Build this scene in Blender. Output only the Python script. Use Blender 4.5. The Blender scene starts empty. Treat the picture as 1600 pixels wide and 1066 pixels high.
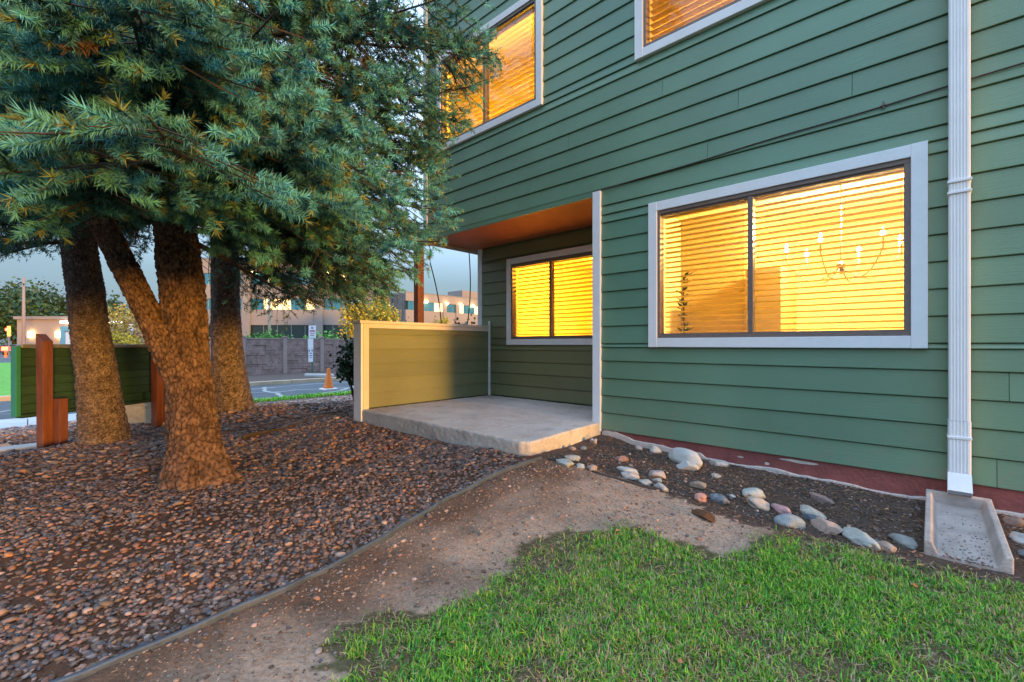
import bpy, math, random
import numpy as np
from mathutils import Vector, Matrix
random.seed(11); RNG = np.random.default_rng(11)
R = math.radians
SC = bpy.context.scene
COL = SC.collection

# ---------------------------------------------------------------- camera, world, sun, exposure
EYE = 1.1
cd = bpy.data.cameras.new('camera'); cam = bpy.data.objects.new('camera', cd); COL.objects.link(cam)
cam.location = (0, 0, EYE); cam.rotation_euler = (R(90), 0, R(42.77))
cd.sensor_width = 36; cd.lens = 15.75; cd.shift_y = 0.0031; cd.clip_start = .05; cd.clip_end = 2000
SC.camera = cam
SUN_EL, SUN_AZ = 3.0, -3.0        # azimuth measured from +X towards +Y
W = bpy.data.worlds.new('World'); SC.world = W; W.use_nodes = True
nt = W.node_tree; nt.nodes.clear()
wo = nt.nodes.new('ShaderNodeOutputWorld'); bg = nt.nodes.new('ShaderNodeBackground')
sky = nt.nodes.new('ShaderNodeTexSky'); sky.sky_type = 'NISHITA'; sky.sun_disc = False
sky.sun_elevation = R(SUN_EL); sky.sun_rotation = R(90 - SUN_AZ); sky.air_density = 1.2; sky.dust_density = 1.0; sky.ozone_density = 2.5
tc = nt.nodes.new('ShaderNodeTexCoord'); mp = nt.nodes.new('ShaderNodeMapping'); mp.inputs['Scale'].default_value = (1, 1, 3.2)
nz = nt.nodes.new('ShaderNodeTexNoise'); nz.inputs['Scale'].default_value = 2.2; nz.inputs['Detail'].default_value = 5
cr = nt.nodes.new('ShaderNodeValToRGB'); cr.color_ramp.elements[0].position = .35; cr.color_ramp.elements[1].position = .72
cr.color_ramp.elements[0].color = (.72, .72, .72, 1); cr.color_ramp.elements[1].color = (.97, .97, .97, 1)
mx = nt.nodes.new('ShaderNodeMix'); mx.data_type = 'RGBA'
sx_ = nt.nodes.new('ShaderNodeSeparateXYZ'); zr = nt.nodes.new('ShaderNodeValToRGB'); e_ = zr.color_ramp.elements
e_[0].position = .0; e_[0].color = (.075, .112, .145, 1); e_[1].position = .95; e_[1].color = (.62, .88, 1.25, 1)    # overcast: zenith brighter than the horizon
q2_ = zr.color_ramp.elements.new(.13); q2_.color = (.12, .18, .235, 1)
q_ = zr.color_ramp.elements.new(.36); q_.color = (.40, .57, .76, 1)
zs_ = nt.nodes.new('ShaderNodeVectorMath'); zs_.operation = 'SCALE'; zs_.inputs['Scale'].default_value = 9.0
nt.links.new(tc.outputs['Generated'], sx_.inputs[0]); nt.links.new(sx_.outputs['Z'], zr.inputs[0]); nt.links.new(zr.outputs[0], zs_.inputs[0]); nt.links.new(zs_.outputs[0], mx.inputs['B'])
nt.links.new(tc.outputs['Generated'], mp.inputs[0]); nt.links.new(mp.outputs[0], nz.inputs[0]); nt.links.new(nz.outputs[0], cr.inputs[0])
nt.links.new(cr.outputs[0], mx.inputs['Factor']); nt.links.new(sky.outputs[0], mx.inputs['A']); nt.links.new(mx.outputs['Result'], bg.inputs[0])
bg.inputs[1].default_value = .15
nt.links.new(bg.outputs[0], wo.inputs[0])
sd = bpy.data.lights.new('sun', 'SUN'); sun = bpy.data.objects.new('sun', sd); COL.objects.link(sun)
sd.energy = 2.3; sd.angle = R(8); sd.color = (1, .50, .07)
dv = Vector((math.cos(R(SUN_AZ))*math.cos(R(SUN_EL)), math.sin(R(SUN_AZ))*math.cos(R(SUN_EL)), math.sin(R(SUN_EL))))
sun.rotation_euler = dv.to_track_quat('Z', 'Y').to_euler(); sun.location = (6, 0, 8)
SC.view_settings.view_transform = 'Standard'; SC.view_settings.look = 'None'; SC.view_settings.gamma = 1
SC.view_settings.use_curve_mapping = False; SC.view_settings.exposure = 1.15
SC.render.engine = 'CYCLES'
SC.cycles.use_denoising = True; SC.cycles.max_bounces = 8; SC.cycles.transparent_max_bounces = 16
SC.cycles.sample_clamp_indirect = 4; SC.cycles.caustics_reflective = False; SC.cycles.caustics_refractive = False

# ---------------------------------------------------------------- helpers
FW = np.array([-.679, .734]); RT = np.array([.734, .679])
def yard(r, f):                       # metres to the right / metres ahead of the standpoint -> world x, y
    return (RT[0]*r+FW[0]*f, RT[1]*r+FW[1]*f)

def shader(name):
    m = bpy.data.materials.new(name); m.use_nodes = True
    return m, m.node_tree, m.node_tree.nodes['Principled BSDF']

def mat(name, col, rough=.7, var=.12, scale=8., bump=0., bscale=60., stretch=(1, 1, 1), metal=0, spec=.4, col2=None, emit=None, es=0, rnd=0.0, attr=None, sheen=0):
    m, t, b = shader(name)
    N, L = t.nodes, t.links
    b.inputs['Roughness'].default_value = rough; b.inputs['Metallic'].default_value = metal
    b.inputs['Specular IOR Level'].default_value = spec
    tc = N.new('ShaderNodeTexCoord'); mp = N.new('ShaderNodeMapping'); mp.inputs['Scale'].default_value = stretch
    L.new(tc.outputs['Object'], mp.inputs[0])
    n1 = N.new('ShaderNodeTexNoise'); n1.inputs['Scale'].default_value = scale; n1.inputs['Detail'].default_value = 6; n1.inputs['Roughness'].default_value = .65
    L.new(mp.outputs[0], n1.inputs[0])
    r = N.new('ShaderNodeValToRGB'); r.color_ramp.elements[0].position = .3; r.color_ramp.elements[1].position = .7
    c1 = tuple(max(0, c*(1-var)) for c in col); c2 = col2 or tuple(min(1, c*(1+var)) for c in col)
    r.color_ramp.elements[0].color = (*c1, 1); r.color_ramp.elements[1].color = (*c2, 1)
    L.new(n1.outputs[0], r.inputs[0]); src = r.outputs[0]
    if attr:
        a = N.new('ShaderNodeAttribute'); a.attribute_name = attr
        q = N.new('ShaderNodeMix'); q.data_type = 'RGBA'; q.blend_type = 'MULTIPLY'; q.inputs['Factor'].default_value = 1
        L.new(src, q.inputs['A']); L.new(a.outputs['Color'], q.inputs['B']); src = q.outputs['Result']
    if rnd:
        oi = N.new('ShaderNodeObjectInfo'); mr = N.new('ShaderNodeMapRange'); mr.inputs['To Min'].default_value = 1-rnd; mr.inputs['To Max'].default_value = 1+rnd
        L.new(oi.outputs['Random'], mr.inputs['Value'])
        hs = N.new('ShaderNodeHueSaturation'); L.new(mr.outputs[0], hs.inputs['Value']); L.new(src, hs.inputs['Color']); src = hs.outputs[0]
    L.new(src, b.inputs['Base Color'])
    if bump:
        n2 = N.new('ShaderNodeTexNoise'); n2.inputs['Scale'].default_value = bscale; n2.inputs['Detail'].default_value = 5
        L.new(mp.outputs[0], n2.inputs[0])
        bp = N.new('ShaderNodeBump'); bp.inputs['Strength'].default_value = bump; bp.inputs['Distance'].default_value = .01
        L.new(n2.outputs[0], bp.inputs['Height']); L.new(bp.outputs[0], b.inputs['Normal'])
    if emit:
        b.inputs['Emission Color'].default_value = (*emit, 1); b.inputs['Emission Strength'].default_value = es
    return m

def tag(o, label=None, cat=None, group=None, kind=None):
    if label: o['label'] = label
    if cat: o['category'] = cat
    if group: o['group'] = group
    if kind: o['kind'] = kind
    return o

def empty(name, loc, label, cat, group=None, rz=0):
    o = bpy.data.objects.new(name, None); COL.objects.link(o); o.location = loc; o.rotation_euler = (0, 0, rz)
    o.empty_display_size = .2
    return tag(o, label, cat, group)

def npmesh(name, V, F, m, parent=None, smooth=False, colors=None, loc=(0, 0, 0)):
    V = np.asarray(V, np.float32); F = np.asarray(F, np.int32); k = F.shape[1]
    me = bpy.data.meshes.new(name); me.vertices.add(len(V)); me.vertices.foreach_set('co', V.ravel())
    me.loops.add(F.size); me.loops.foreach_set('vertex_index', F.ravel())
    me.polygons.add(len(F)); me.polygons.foreach_set('loop_start', np.arange(0, F.size, k, dtype=np.int32))
    me.polygons.foreach_set('loop_total', np.full(len(F), k, np.int32))
    me.update(calc_edges=True)
    if smooth: me.polygons.foreach_set('use_smooth', np.ones(len(F), bool))
    if colors is not None:
        at = me.color_attributes.new('col', 'FLOAT_COLOR', 'POINT')
        c = np.ones((len(V), 4), np.float32); c[:, :3] = colors; at.data.foreach_set('color', c.ravel())
    me.materials.append(m)
    o = bpy.data.objects.new(name, me); COL.objects.link(o); o.location = loc
    if parent: o.parent = parent
    return o

class MB:
    def __init__(s): s.v = []; s.f = []
    def box(s, x0, x1, y0, y1, z0, z1):
        n = len(s.v)
        s.v += [(x, y, z) for z in (z0, z1) for y in (y0, y1) for x in (x0, x1)]
        s.f += [tuple(n+i for i in q) for q in ((0, 2, 3, 1), (4, 5, 7, 6), (0, 1, 5, 4), (2, 6, 7, 3), (0, 4, 6, 2), (1, 3, 7, 5))]
        return s
    def prism(s, pts, z0, z1):          # vertical prism over an xy outline (counter-clockwise)
        n = len(s.v); k = len(pts)
        s.v += [(p[0], p[1], z0) for p in pts]+[(p[0], p[1], z1) for p in pts]
        s.f += [tuple(n+i for i in reversed(range(k))), tuple(n+k+i for i in range(k))]
        s.f += [(n+i, n+(i+1) % k, n+k+(i+1) % k, n+k+i) for i in range(k)]
        return s
    def sweep(s, pts, rad, seg=8, cap=True):
        pts = [Vector(p) for p in pts]; n0 = len(s.v); up = None
        for i, p in enumerate(pts):
            d = (pts[min(i+1, len(pts)-1)]-pts[max(i-1, 0)]).normalized()
            if up is None: up = d.orthogonal().normalized()
            up = (up-d*up.dot(d)).normalized(); sd_ = d.cross(up)
            r = rad[i] if hasattr(rad, '__len__') else rad
            for k in range(seg):
                a = 2*math.pi*k/seg; s.v.append(tuple(p+(up*math.cos(a)+sd_*math.sin(a))*r))
        for i in range(len(pts)-1):
            for k in range(seg):
                a = n0+i*seg+k; b = n0+i*seg+(k+1) % seg
                s.f.append((a, b, b+seg, a+seg))
        if cap:
            s.f.append(tuple(n0+k for k in reversed(range(seg)))); e = n0+(len(pts)-1)*seg
            s.f.append(tuple(e+k for k in range(seg)))
        return s
    def lathe(s, prof, c=(0, 0, 0), seg=16):
        n0 = len(s.v)
        for r, z in prof:
            for k in range(seg):
                a = 2*math.pi*k/seg; s.v.append((c[0]+r*math.cos(a), c[1]+r*math.sin(a), c[2]+z))
        for i in range(len(prof)-1):
            for k in range(seg):
                a = n0+i*seg+k; b = n0+i*seg+(k+1) % seg; s.f.append((a, b, b+seg, a+seg))
        s.f.append(tuple(n0+k for k in reversed(range(seg)))); e = n0+(len(prof)-1)*seg; s.f.append(tuple(e+k for k in range(seg)))
        return s
    def build(s, name, m, parent=None, bevel=0, smooth=False, loc=(0, 0, 0), rz=0):
        me = bpy.data.meshes.new(name); me.from_pydata(s.v, [], s.f); me.materials.append(m)
        if smooth: me.polygons.foreach_set('use_smooth', [True]*len(me.polygons))
        o = bpy.data.objects.new(name, me); COL.objects.link(o); o.location = loc; o.rotation_euler = (0, 0, rz)
        if parent: o.parent = parent
        if bevel:
            bv = o.modifiers.new('bevel', 'BEVEL'); bv.width = bevel; bv.segments = 2; bv.limit_method = 'ANGLE'
        return o

def inst(name, me, loc, rot=(0, 0, 0), scale=(1, 1, 1), parent=None):
    o = bpy.data.objects.new(name, me); COL.objects.link(o); o.location = loc; o.rotation_euler = rot; o.scale = scale
    if parent: o.parent = parent
    return o

def vnoise(P, seed=0):                 # cheap smooth value noise on an (n,3) array
    P = np.asarray(P, float); i = np.floor(P).astype(np.int64); f = P-i; f = f*f*(3-2*f); out = 0
    for dx in (0, 1):
        for dy in (0, 1):
            for dz in (0, 1):
                h = ((i[:, 0]+dx)*73856093 ^ (i[:, 1]+dy)*19349663 ^ (i[:, 2]+dz)*83492791 ^ (seed*2654435)) & 0xffffff
                h = (h*1103515245+12345) & 0x7fffffff; h = (h ^ (h >> 13))*1274126177 & 0x7fffffff
                w = (f[:, 0] if dx else 1-f[:, 0])*(f[:, 1] if dy else 1-f[:, 1])*(f[:, 2] if dz else 1-f[:, 2])
                out = out+w*(h/0x7fffffff)
    return out
def fbm2(X, Y, s, seed=0, o=3):
    r = 0; a = .5
    for k in range(o):
        r = r+a*vnoise(np.stack([X*s, Y*s, np.full_like(X, seed+.5)], 1), seed+k); s *= 2.1; a *= .5
    return r/(1-.5**o)

# ---------------------------------------------------------------- terrain height
CP = np.array([(.2,4,.06),(-1,4,.075),(-1.9,4,.095),(-2.5,4,.16),(-2.45,2.8,.17),(-5.2,2.8,.13),(-5.2,5.2,.13),(0,3,.03),(-.3,1,0),(-1.2,1.2,.02),(-3.9,.85,.1),(-6.3,.53,.09),(-7.8,2.1,.1),(-2,-.5,0),(3,3,.05),(3,0,0),(-3,-2,0),(-7,-3,0),(-6.97,.05,.0),(-7.67,1.16,.0),(-10.4,-4,-.17),(-10.4,0,-.17),(-10.4,3,-.17),(-10.4,6,-.17),(-10.4,10,-.17),(-7,6,.02),(-8,8,-.05),(3,6,.05),(0,-5,0),(-10.4,14,-.17),(-4.2,2.2,.13),(-3,1.8,.1),(-5,1.3,.11)])
def G(X, Y):
    X = np.asarray(X, float); Y = np.asarray(Y, float)
    w = 1/((X[..., None]-CP[:, 0])**2+(Y[..., None]-CP[:, 1])**2+.02)**1.5
    h = (w*CP[:, 2]).sum(-1)/w.sum(-1)
    t = np.clip((-X-9.6)/.9, 0, 1); t = t*t*(3-2*t)
    return h*(1-t)-.18*t
def g1(x, y): return float(G(x, y))
ROADZ = -.30
EDGE = [(-2.296,2.83),(-2.297,2.215),(-2.263,1.839),(-2.17,1.463),(-2.11,1.26),(-2.05,.923),(-2.025,.752),(-2.01,.432),(-2.029,.183),(-2.05,0),(-2.12,-.6),(-2.2,-1.6)]
def edge_x(Y):
    e = np.array(EDGE)[::-1]; return np.interp(Y, e[:, 1], e[:, 0])
LAWN = np.array([(-1.66,.80),(-1.657,.9),(-1.62,.98),(-1.5,1.05),(-1.474,1.164),(-1.447,1.318),(-1.459,1.447),(-1.49,1.587),(-1.51,1.806),(-1.5,1.974),(-1.395,2.15),(-1.245,2.33),(-1.047,2.36),(-.88,2.36),(-.72,2.32),(-.67,2.70),(-.593,2.93),(-.405,2.93),(-.113,2.93),(0,2.96),(.139,3.0),(.325,3.05),(1.2,3.2),(3.4,3.3),(3.4,-3),(-1.2,-3),(-1.35,-.6),(-1.4,.2),(-1.352,.695)])
MULCH = np.array([(-2.45,2.9),(-2.115,2.95),(-1.8,2.942),(-1.553,2.95),(-1.3,2.95),(-1.021,2.86),(-.85,2.88),(-.568,2.85),(-.295,2.9),(0,2.9),(.317,2.95),(3.4,3.2),(3.4,4.3),(-2.6,4.3)])
def inpoly(X, Y, P):
    r = np.zeros(np.shape(X), bool); n = len(P)
    for i in range(n):
        x0, y0 = P[i]; x1, y1 = P[(i+1) % n]
        if y0 == y1: continue
        c = ((y0 > Y) != (y1 > Y)) & (X < (x1-x0)*(Y-y0)/(y1-y0)+x0); r ^= c
    return r

# ---------------------------------------------------------------- materials
M = {}
M['siding'] = None
def siding_mat(name, col):
    m, t, b = shader(name); N, L = t.nodes, t.links
    b.inputs['Roughness'].default_value = .42; b.inputs['Specular IOR Level'].default_value = .6
    tc = N.new('ShaderNodeTexCoord'); ge = N.new('ShaderNodeNewGeometry')
    oi = N.new('ShaderNodeObjectInfo')
    ad = N.new('ShaderNodeVectorMath'); ad.operation = 'ADD'
    sc_ = N.new('ShaderNodeVectorMath'); sc_.operation = 'SCALE'; sc_.inputs[0].default_value = (7, 3, 5); L.new(oi.outputs['Random'], sc_.inputs['Scale'])
    L.new(ge.outputs['Position'], ad.inputs[0]); L.new(sc_.outputs[0], ad.inputs[1])
    mp = N.new('ShaderNodeMapping'); mp.inputs['Scale'].default_value = (1.6, 1.6, 42); L.new(ad.outputs[0], mp.inputs[0])
    n = N.new('ShaderNodeTexNoise'); n.inputs['Scale'].default_value = 3.; n.inputs['Detail'].default_value = 7; n.inputs['Roughness'].default_value = .7; n.inputs['Distortion'].default_value = .6
    L.new(mp.outputs[0], n.inputs[0])
    bp = N.new('ShaderNodeBump'); bp.inputs['Strength'].default_value = .55; bp.inputs['Distance'].default_value = .004
    L.new(n.outputs[0], bp.inputs['Height']); L.new(bp.outputs[0], b.inputs['Normal'])
    n2 = N.new('ShaderNodeTexNoise'); n2.inputs['Scale'].default_value = 1.3; n2.inputs['Detail'].default_value = 5; L.new(ge.outputs['Position'], n2.inputs[0])
    r = N.new('ShaderNodeValToRGB'); r.color_ramp.elements[0].position = .3; r.color_ramp.elements[1].position = .72
    r.color_ramp.elements[0].color = (*[c*.9 for c in col], 1); r.color_ramp.elements[1].color = (*[c*1.12 for c in col], 1)
    L.new(n2.outputs[0], r.inputs[0])
    sp_ = N.new('ShaderNodeSeparateXYZ'); L.new(ge.outputs['Position'], sp_.inputs[0])
    h_ = N.new('ShaderNodeMapRange'); h_.inputs['From Min'].default_value = .15; h_.inputs['From Max'].default_value = .62; h_.inputs['To Min'].default_value = .75; h_.inputs['To Max'].default_value = 0; L.new(sp_.outputs['Z'], h_.inputs['Value'])
    n3 = N.new('ShaderNodeTexNoise'); n3.inputs['Scale'].default_value = 9; n3.inputs['Detail'].default_value = 8; n3.inputs['Roughness'].default_value = .75; L.new(ge.outputs['Position'], n3.inputs[0])
    r3 = N.new('ShaderNodeValToRGB'); r3.color_ramp.elements[0].position = .45; r3.color_ramp.elements[1].position = .75; L.new(n3.outputs[0], r3.inputs[0])
    mu_ = N.new('ShaderNodeMath'); mu_.operation = 'MULTIPLY'; L.new(r3.outputs[0], mu_.inputs[0]); L.new(h_.outputs[0], mu_.inputs[1])
    dm_ = N.new('ShaderNodeMix'); dm_.data_type = 'RGBA'; dm_.inputs['B'].default_value = (.24, .20, .15, 1); L.new(mu_.outputs[0], dm_.inputs['Factor']); L.new(r.outputs[0], dm_.inputs['A'])
    mr = N.new('ShaderNodeMapRange'); mr.inputs['To Min'].default_value = .93; mr.inputs['To Max'].default_value = 1.07; L.new(oi.outputs['Random'], mr.inputs['Value'])
    hs = N.new('ShaderNodeHueSaturation'); L.new(dm_.outputs['Result'], hs.inputs['Color']); L.new(mr.outputs[0], hs.inputs['Value']); L.new(hs.outputs[0], b.inputs['Base Color'])
    return m
M['siding'] = siding_mat('green_siding_paint', (.132, .238, .155))
M['olive'] = siding_mat('olive_siding_paint', (.165, .175, .09))
M['white'] = mat('white_trim_paint', (.80, .79, .83), .45, .05, 6, .15, 90)
M['bronze'] = mat('bronze_window_frame', (.19, .135, .12), .4, .15, 20)
M['core'] = mat('wall_sheathing', (.05, .07, .05), .9)
M['soffit'] = mat('rust_painted_soffit', (.42, .13, .045), .6, .12, 5, .2, 40)
M['slat'] = None
M['roomwall'] = mat('cream_room_paint', (.72, .62, .42), .8, .03)
M['roomdark'] = mat('tan_room_partition', (.42, .30, .13), .8, .05)
M['redconc'] = mat('maroon_painted_foundation', (.24, .075, .07), .75, .25, 9, .5, 40)
M['concrete'] = mat('weathered_concrete', (.42, .38, .35), .85, .22, 3.2, .5, 70)
M['concrete_lt'] = mat('pale_concrete', (.5, .47, .44), .85, .2, 5, .45, 80)
M['mortar'] = mat('pale_mortar', (.55, .48, .45), .9, .2, 12, .6, 60)
M['brownpost'] = mat('redwood_stain', (.17, .055, .032), .6, .35, 5, .5, 30, (6, 6, .7))
M['signgreen'] = mat('dark_green_sign_paint', (.022, .06, .04), .6, .3, 5, .3, 30, (1, 1, 8), rnd=.2)
M['signteal'] = mat('teal_sign_edge', (.03, .22, .17), .5, .1)
M['cap'] = mat('cream_cap_paint', (.66, .58, .5), .5, .06, 6, .15, 90)
M['edging'] = mat('grey_plastic_edging', (.075, .095, .125), .45, .25, 10, .3, 60)
M['cable'] = mat('brown_cable', (.06, .04, .03), .5)
M['asphalt'] = mat('asphalt', (.075, .085, .10), .8, .35, 1.2, .4, 120, (1, .35, 1))
M['crack'] = mat('crack_sealant', (.30, .30, .31), .7, .2, 8)
M['curb'] = mat('warm_concrete_curb', (.5, .38, .27), .85, .15, 3, .3, 60)
M['walk'] = mat('sidewalk_concrete', (.5, .49, .5), .85, .12, 3, .3, 60)
M['fencepost'] = mat('mauve_precast_post', (.32, .24, .225), .85, .1, 8, .3, 50)
M['fencestone'] = mat('mauve_precast_stone', (.27, .19, .18), .9, .35, 2.6, .5, 30)
M['orange'] = mat('orange_cone_plastic', (.85, .2, .03), .45, .05)
M['offw'] = mat('tan_office_concrete', (.30, .255, .245), .85, .08, .3)
M['offdk'] = mat('dark_glass_band', (.02, .035, .035), .15, .3, .4, spec=.8)
M['offgl'] = mat('blue_reflective_glass', (.10, .33, .45), .12, .35, .15, metal=.6, spec=.9)
M['lit'] = mat('lit_office_window', (.8, .6, .3), .6, emit=(1, .68, .3), es=1.0)
M['lamp'] = mat('glowing_lamp', (1, .8, .4), .5, emit=(1, .62, .22), es=14)
M['bulb'] = mat('candle_bulb', (1, .9, .6), .5, emit=(1, .85, .5), es=45)
M['redlamp'] = mat('glowing_red_lamp', (1, .1, .05), .5, emit=(1, .04, .02), es=10)
M['whitelamp'] = mat('glowing_white_lamp', (1, .9, .8), .5, emit=(1, .9, .8), es=3)
M['metal'] = mat('grey_metal', (.3, .3, .32), .4, .1, metal=.6)
M['steelgreen'] = mat('green_sign_post', (.05, .12, .09), .5)
M['signwhite'] = mat('white_sign_face', (.75, .75, .8), .4, .03)
M['signink'] = mat('magenta_sign_print', (.45, .12, .25), .5)
M['signblue'] = mat('blue_sign_print', (.15, .2, .4), .5)
M['carwhite'] = mat('white_car_paint', (.7, .72, .75), .25, .03)
M['cardark'] = mat('dark_car_paint', (.05, .07, .12), .25, .1)
M['tyre'] = mat('tyre_rubber', (.02, .02, .02), .8)
M['yellow'] = mat('yellow_bollard_paint', (.75, .55, .04), .5)
M['hydrant'] = mat('orange_hydrant_paint', (.8, .22, .04), .5)
M['storewall'] = mat('tan_store_stucco', (.36, .28, .24), .85, .06)
M['storeblue'] = mat('blue_store_panel', (.12, .34, .5), .6, .05)
M['shingle'] = mat('slate_roof', (.05, .06, .08), .8)
M['wood'] = mat('branch_bark', (.06, .042, .032), .9, .3, 20, .5, 60)
M['leafy'] = mat('leaf_surface', (1, 1, 1), .55, .12, 3, attr='col', spec=.35)
M['needle'] = mat('spruce_needle', (1, 1, 1), .6, .22, 2.5, attr='col', spec=.15)
M['grass'] = mat('grass_blade', (1, 1, 1), .55, .15, 3, attr='col', spec=.3)
M['pebble'] = mat('gravel_stone', (1, 1, 1), .75, .18, 90, .4, 200, attr='col')
M['earth'] = mat('bare_earth', (1, 1, 1), .95, .42, 60, 1.0, 70, attr='col', spec=.1)
M['farlawn'] = mat('bright_far_grass', (.12, .34, .04), .9, .3, 4, .6, 60)
M['inkdark'] = mat('dark_print', (.05, .05, .06), .6)

# translucent blind slats
m, t, b = shader('cream_blind_slat'); M['slat'] = m
tr = t.nodes.new('ShaderNodeBsdfTranslucent'); tr.inputs[0].default_value = (.85, .68, .34, 1); ad = t.nodes.new('ShaderNodeMixShader'); ad.inputs[0].default_value = .22
b.inputs['Base Color'].default_value = (.60, .46, .15, 1); b.inputs['Roughness'].default_value = .6
t.links.new(b.outputs[0], ad.inputs[1]); t.links.new(tr.outputs[0], ad.inputs[2]); t.links.new(ad.outputs[0], t.nodes['Material Output'].inputs[0])
# window glass: thin sheet, mostly clear with a fresnel reflection
m, t, b = shader('window_glass'); M['glass'] = m; t.nodes.remove(b)
fr = t.nodes.new('ShaderNodeFresnel'); gb = t.nodes.new('ShaderNodeNewGeometry'); gm = t.nodes.new('ShaderNodeMapRange'); gm.inputs['To Min'].default_value = 1.45; gm.inputs['To Max'].default_value = 1/1.45; t.links.new(gb.outputs['Backfacing'], gm.inputs['Value']); t.links.new(gm.outputs[0], fr.inputs[0]); tp = t.nodes.new('ShaderNodeBsdfTransparent'); gl = t.nodes.new('ShaderNodeBsdfGlossy'); gl.inputs['Roughness'].default_value = .02
tp.inputs[0].default_value = (.97, .96, .93, 1)
mm = t.nodes.new('ShaderNodeMixShader'); t.links.new(fr.outputs[0], mm.inputs[0]); t.links.new(tp.outputs[0], mm.inputs[1]); t.links.new(gl.outputs[0], mm.inputs[2]); t.links.new(mm.outputs[0], t.nodes['Material Output'].inputs[0])

# ---------------------------------------------------------------- ground
def grid(name, xs, ys, zf, m, colf=None, kind='structure', skip=None):
    X, Y = np.meshgrid(xs, ys, indexing='ij'); Z = zf(X, Y); nx, ny = X.shape
    V = np.stack([X.ravel(), Y.ravel(), Z.ravel()], 1)
    i = (np.arange(nx-1)[:, None]*ny+np.arange(ny-1)[None, :]).ravel()
    F = np.stack([i, i+ny, i+ny+1, i+1], 1)
    if skip is not None:
        cx = (X[:-1, :-1]+X[1:, 1:]).ravel()/2; cy = (Y[:-1, :-1]+Y[1:, 1:]).ravel()/2; F = F[~skip(cx, cy)]
    return tag(npmesh(name, V, F, m, smooth=True, colors=None if colf is None else colf(V[:, 0], V[:, 1])), kind=kind)

def near_z(X, Y):
    z = G(X.ravel(), Y.ravel())
    n = fbm2(X.ravel(), Y.ravel(), 5., 3)-.5
    n2 = fbm2(X.ravel(), Y.ravel(), 22., 9)-.5
    return (z+.02*n+.014*n2).reshape(X.shape)-.004
def zone_col(X, Y):
    n = fbm2(X, Y, 2.2, 5); n2 = fbm2(X, Y, 9., 7); n3 = fbm2(X, Y, 24., 8); Xw = X+(n-.5)*.26+(n3-.5)*.16; Yw = Y+(n2-.5)*.22+(n3-.5)*.16
    c = np.empty((len(X), 3)); k = (.7+.6*n2)[:, None]
    c[:] = np.array((.17, .082, .052))*k                                   # soil between the gravel
    dirt = X > edge_x(Y)
    dc = (np.array((.53, .36, .265))*(1-.0)+0*k)*(.8+.4*n2)[:, None]
    dc = dc*(.72+.5*fbm2(X, Y, 3.1, 91)+.25*(fbm2(X, Y, 15, 92)-.5))[:, None]
    near = np.clip((X-edge_x(Y))/.42+(n-.5)*3.0-.35, 0, 1)[:, None]
    c = np.where(dirt[:, None], np.array((.22, .125, .085))*k*(1-near)+dc*near, c)
    c = np.where(inpoly(Xw, Yw, MULCH)[:, None], np.array((.14, .092, .072))*k, c)
    c = np.where(inpoly(Xw, Yw, LAWN)[:, None], np.array((.16, .125, .065))*k, c)
    c = np.where((X < -8.4)[:, None], np.array((.26, .17, .14))*k, c)
    return c
xs = np.unique(np.round(np.concatenate([np.arange(-11.2, -6, .1), np.arange(-6, -2.4, .04), np.arange(-2.4, 1.2, .022), np.arange(1.2, 3.6, .1)]), 4))
ys = np.unique(np.round(np.concatenate([np.arange(-4, -.6, .1), np.arange(-.6, 4.4, .025), np.arange(4.4, 16, .15)]), 4))
grid('ground', xs, ys, near_z, M['earth'], zone_col)
M['far'] = mat('distant_ground', (.16, .14, .11), .95, .3, .2)
for a in ((-600, -11.35, -600, 600), (-11.35, 600, -600, -3.95), (-11.35, 600, 15.95, 600), (3.5, 600, -3.95, 15.95)):
    pass
mb = MB()
for (x0, x1, y0, y1) in ((-700, 700, -700, 700),):
    mb.v += [(x0, y0, -.62), (x1, y0, -.62), (x1, y1, -.62), (x0, y1, -.62)]; mb.f += [(0, 1, 2, 3)]
tag(mb.build('terrain', M['far']), kind='structure')
# level skirts carrying the near yard outwards behind and beside the standpoint
grid('yard_ground', np.linspace(-11.2, 40, 60), np.linspace(-40, -3.95, 40), lambda X, Y: np.where(X < -10, -.18, 0.)+0*X-.006, M['earth'], lambda X, Y: np.tile((.12, .12, .05), (len(X), 1)))
grid('side_ground', np.linspace(3.5, 40, 30), np.linspace(-3.95, 30, 30), lambda X, Y: 0*X+.03, M['earth'], lambda X, Y: np.tile((.12, .12, .05), (len(X), 1)))
# road, kerbs, pavement, verge
def sheet(name, x0, x1, y0, y1, z, m, kind='structure', bevel=0, h=None):
    b_ = MB()
    b_.box(x0, x1, y0, y1, z-(h or .05), z)
    return tag(b_.build(name, m, bevel=bevel), kind=kind)
sheet('road', -16.6, -11.5, -60, 60, ROADZ, M['asphalt'], h=.25)
for i in range(20):      # kerb stones
    y0 = -20+i*2.4
    sheet('kerb', -11.5, -11.33, y0+.006, y0+2.394, ROADZ+.125, M['walk'], bevel=.015, h=.3)
    sheet('kerb', -16.79, -16.6, y0+.006, y0+2.394, ROADZ+.125, M['curb'], bevel=.015, h=.3)
for i in range(14):
    y0 = -18+i*1.5
    if y0 < 2: sheet('sidewalk', -11.326, -10.2, y0+.006, y0+1.494, ROADZ+.135, M['walk'], bevel=.008, h=.1)
sheet('verge_soil', -11.326, -10.9, 3, 30, ROADZ+.10, M['farlawn'])
sheet('far_verge', -25, -16.8, 1.2, 40, ROADZ+.08, M['earth'], h=.2)
o = bpy.data.objects['far_verge']; at = o.data.color_attributes.new('col', 'FLOAT_COLOR', 'POINT'); at.data.foreach_set('color', [.15, .11, .10, 1]*8)
sheet('far_lawn', -48, -16.8, -30, 1.19, ROADZ+.09, M['farlawn'], h=.3)
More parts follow.
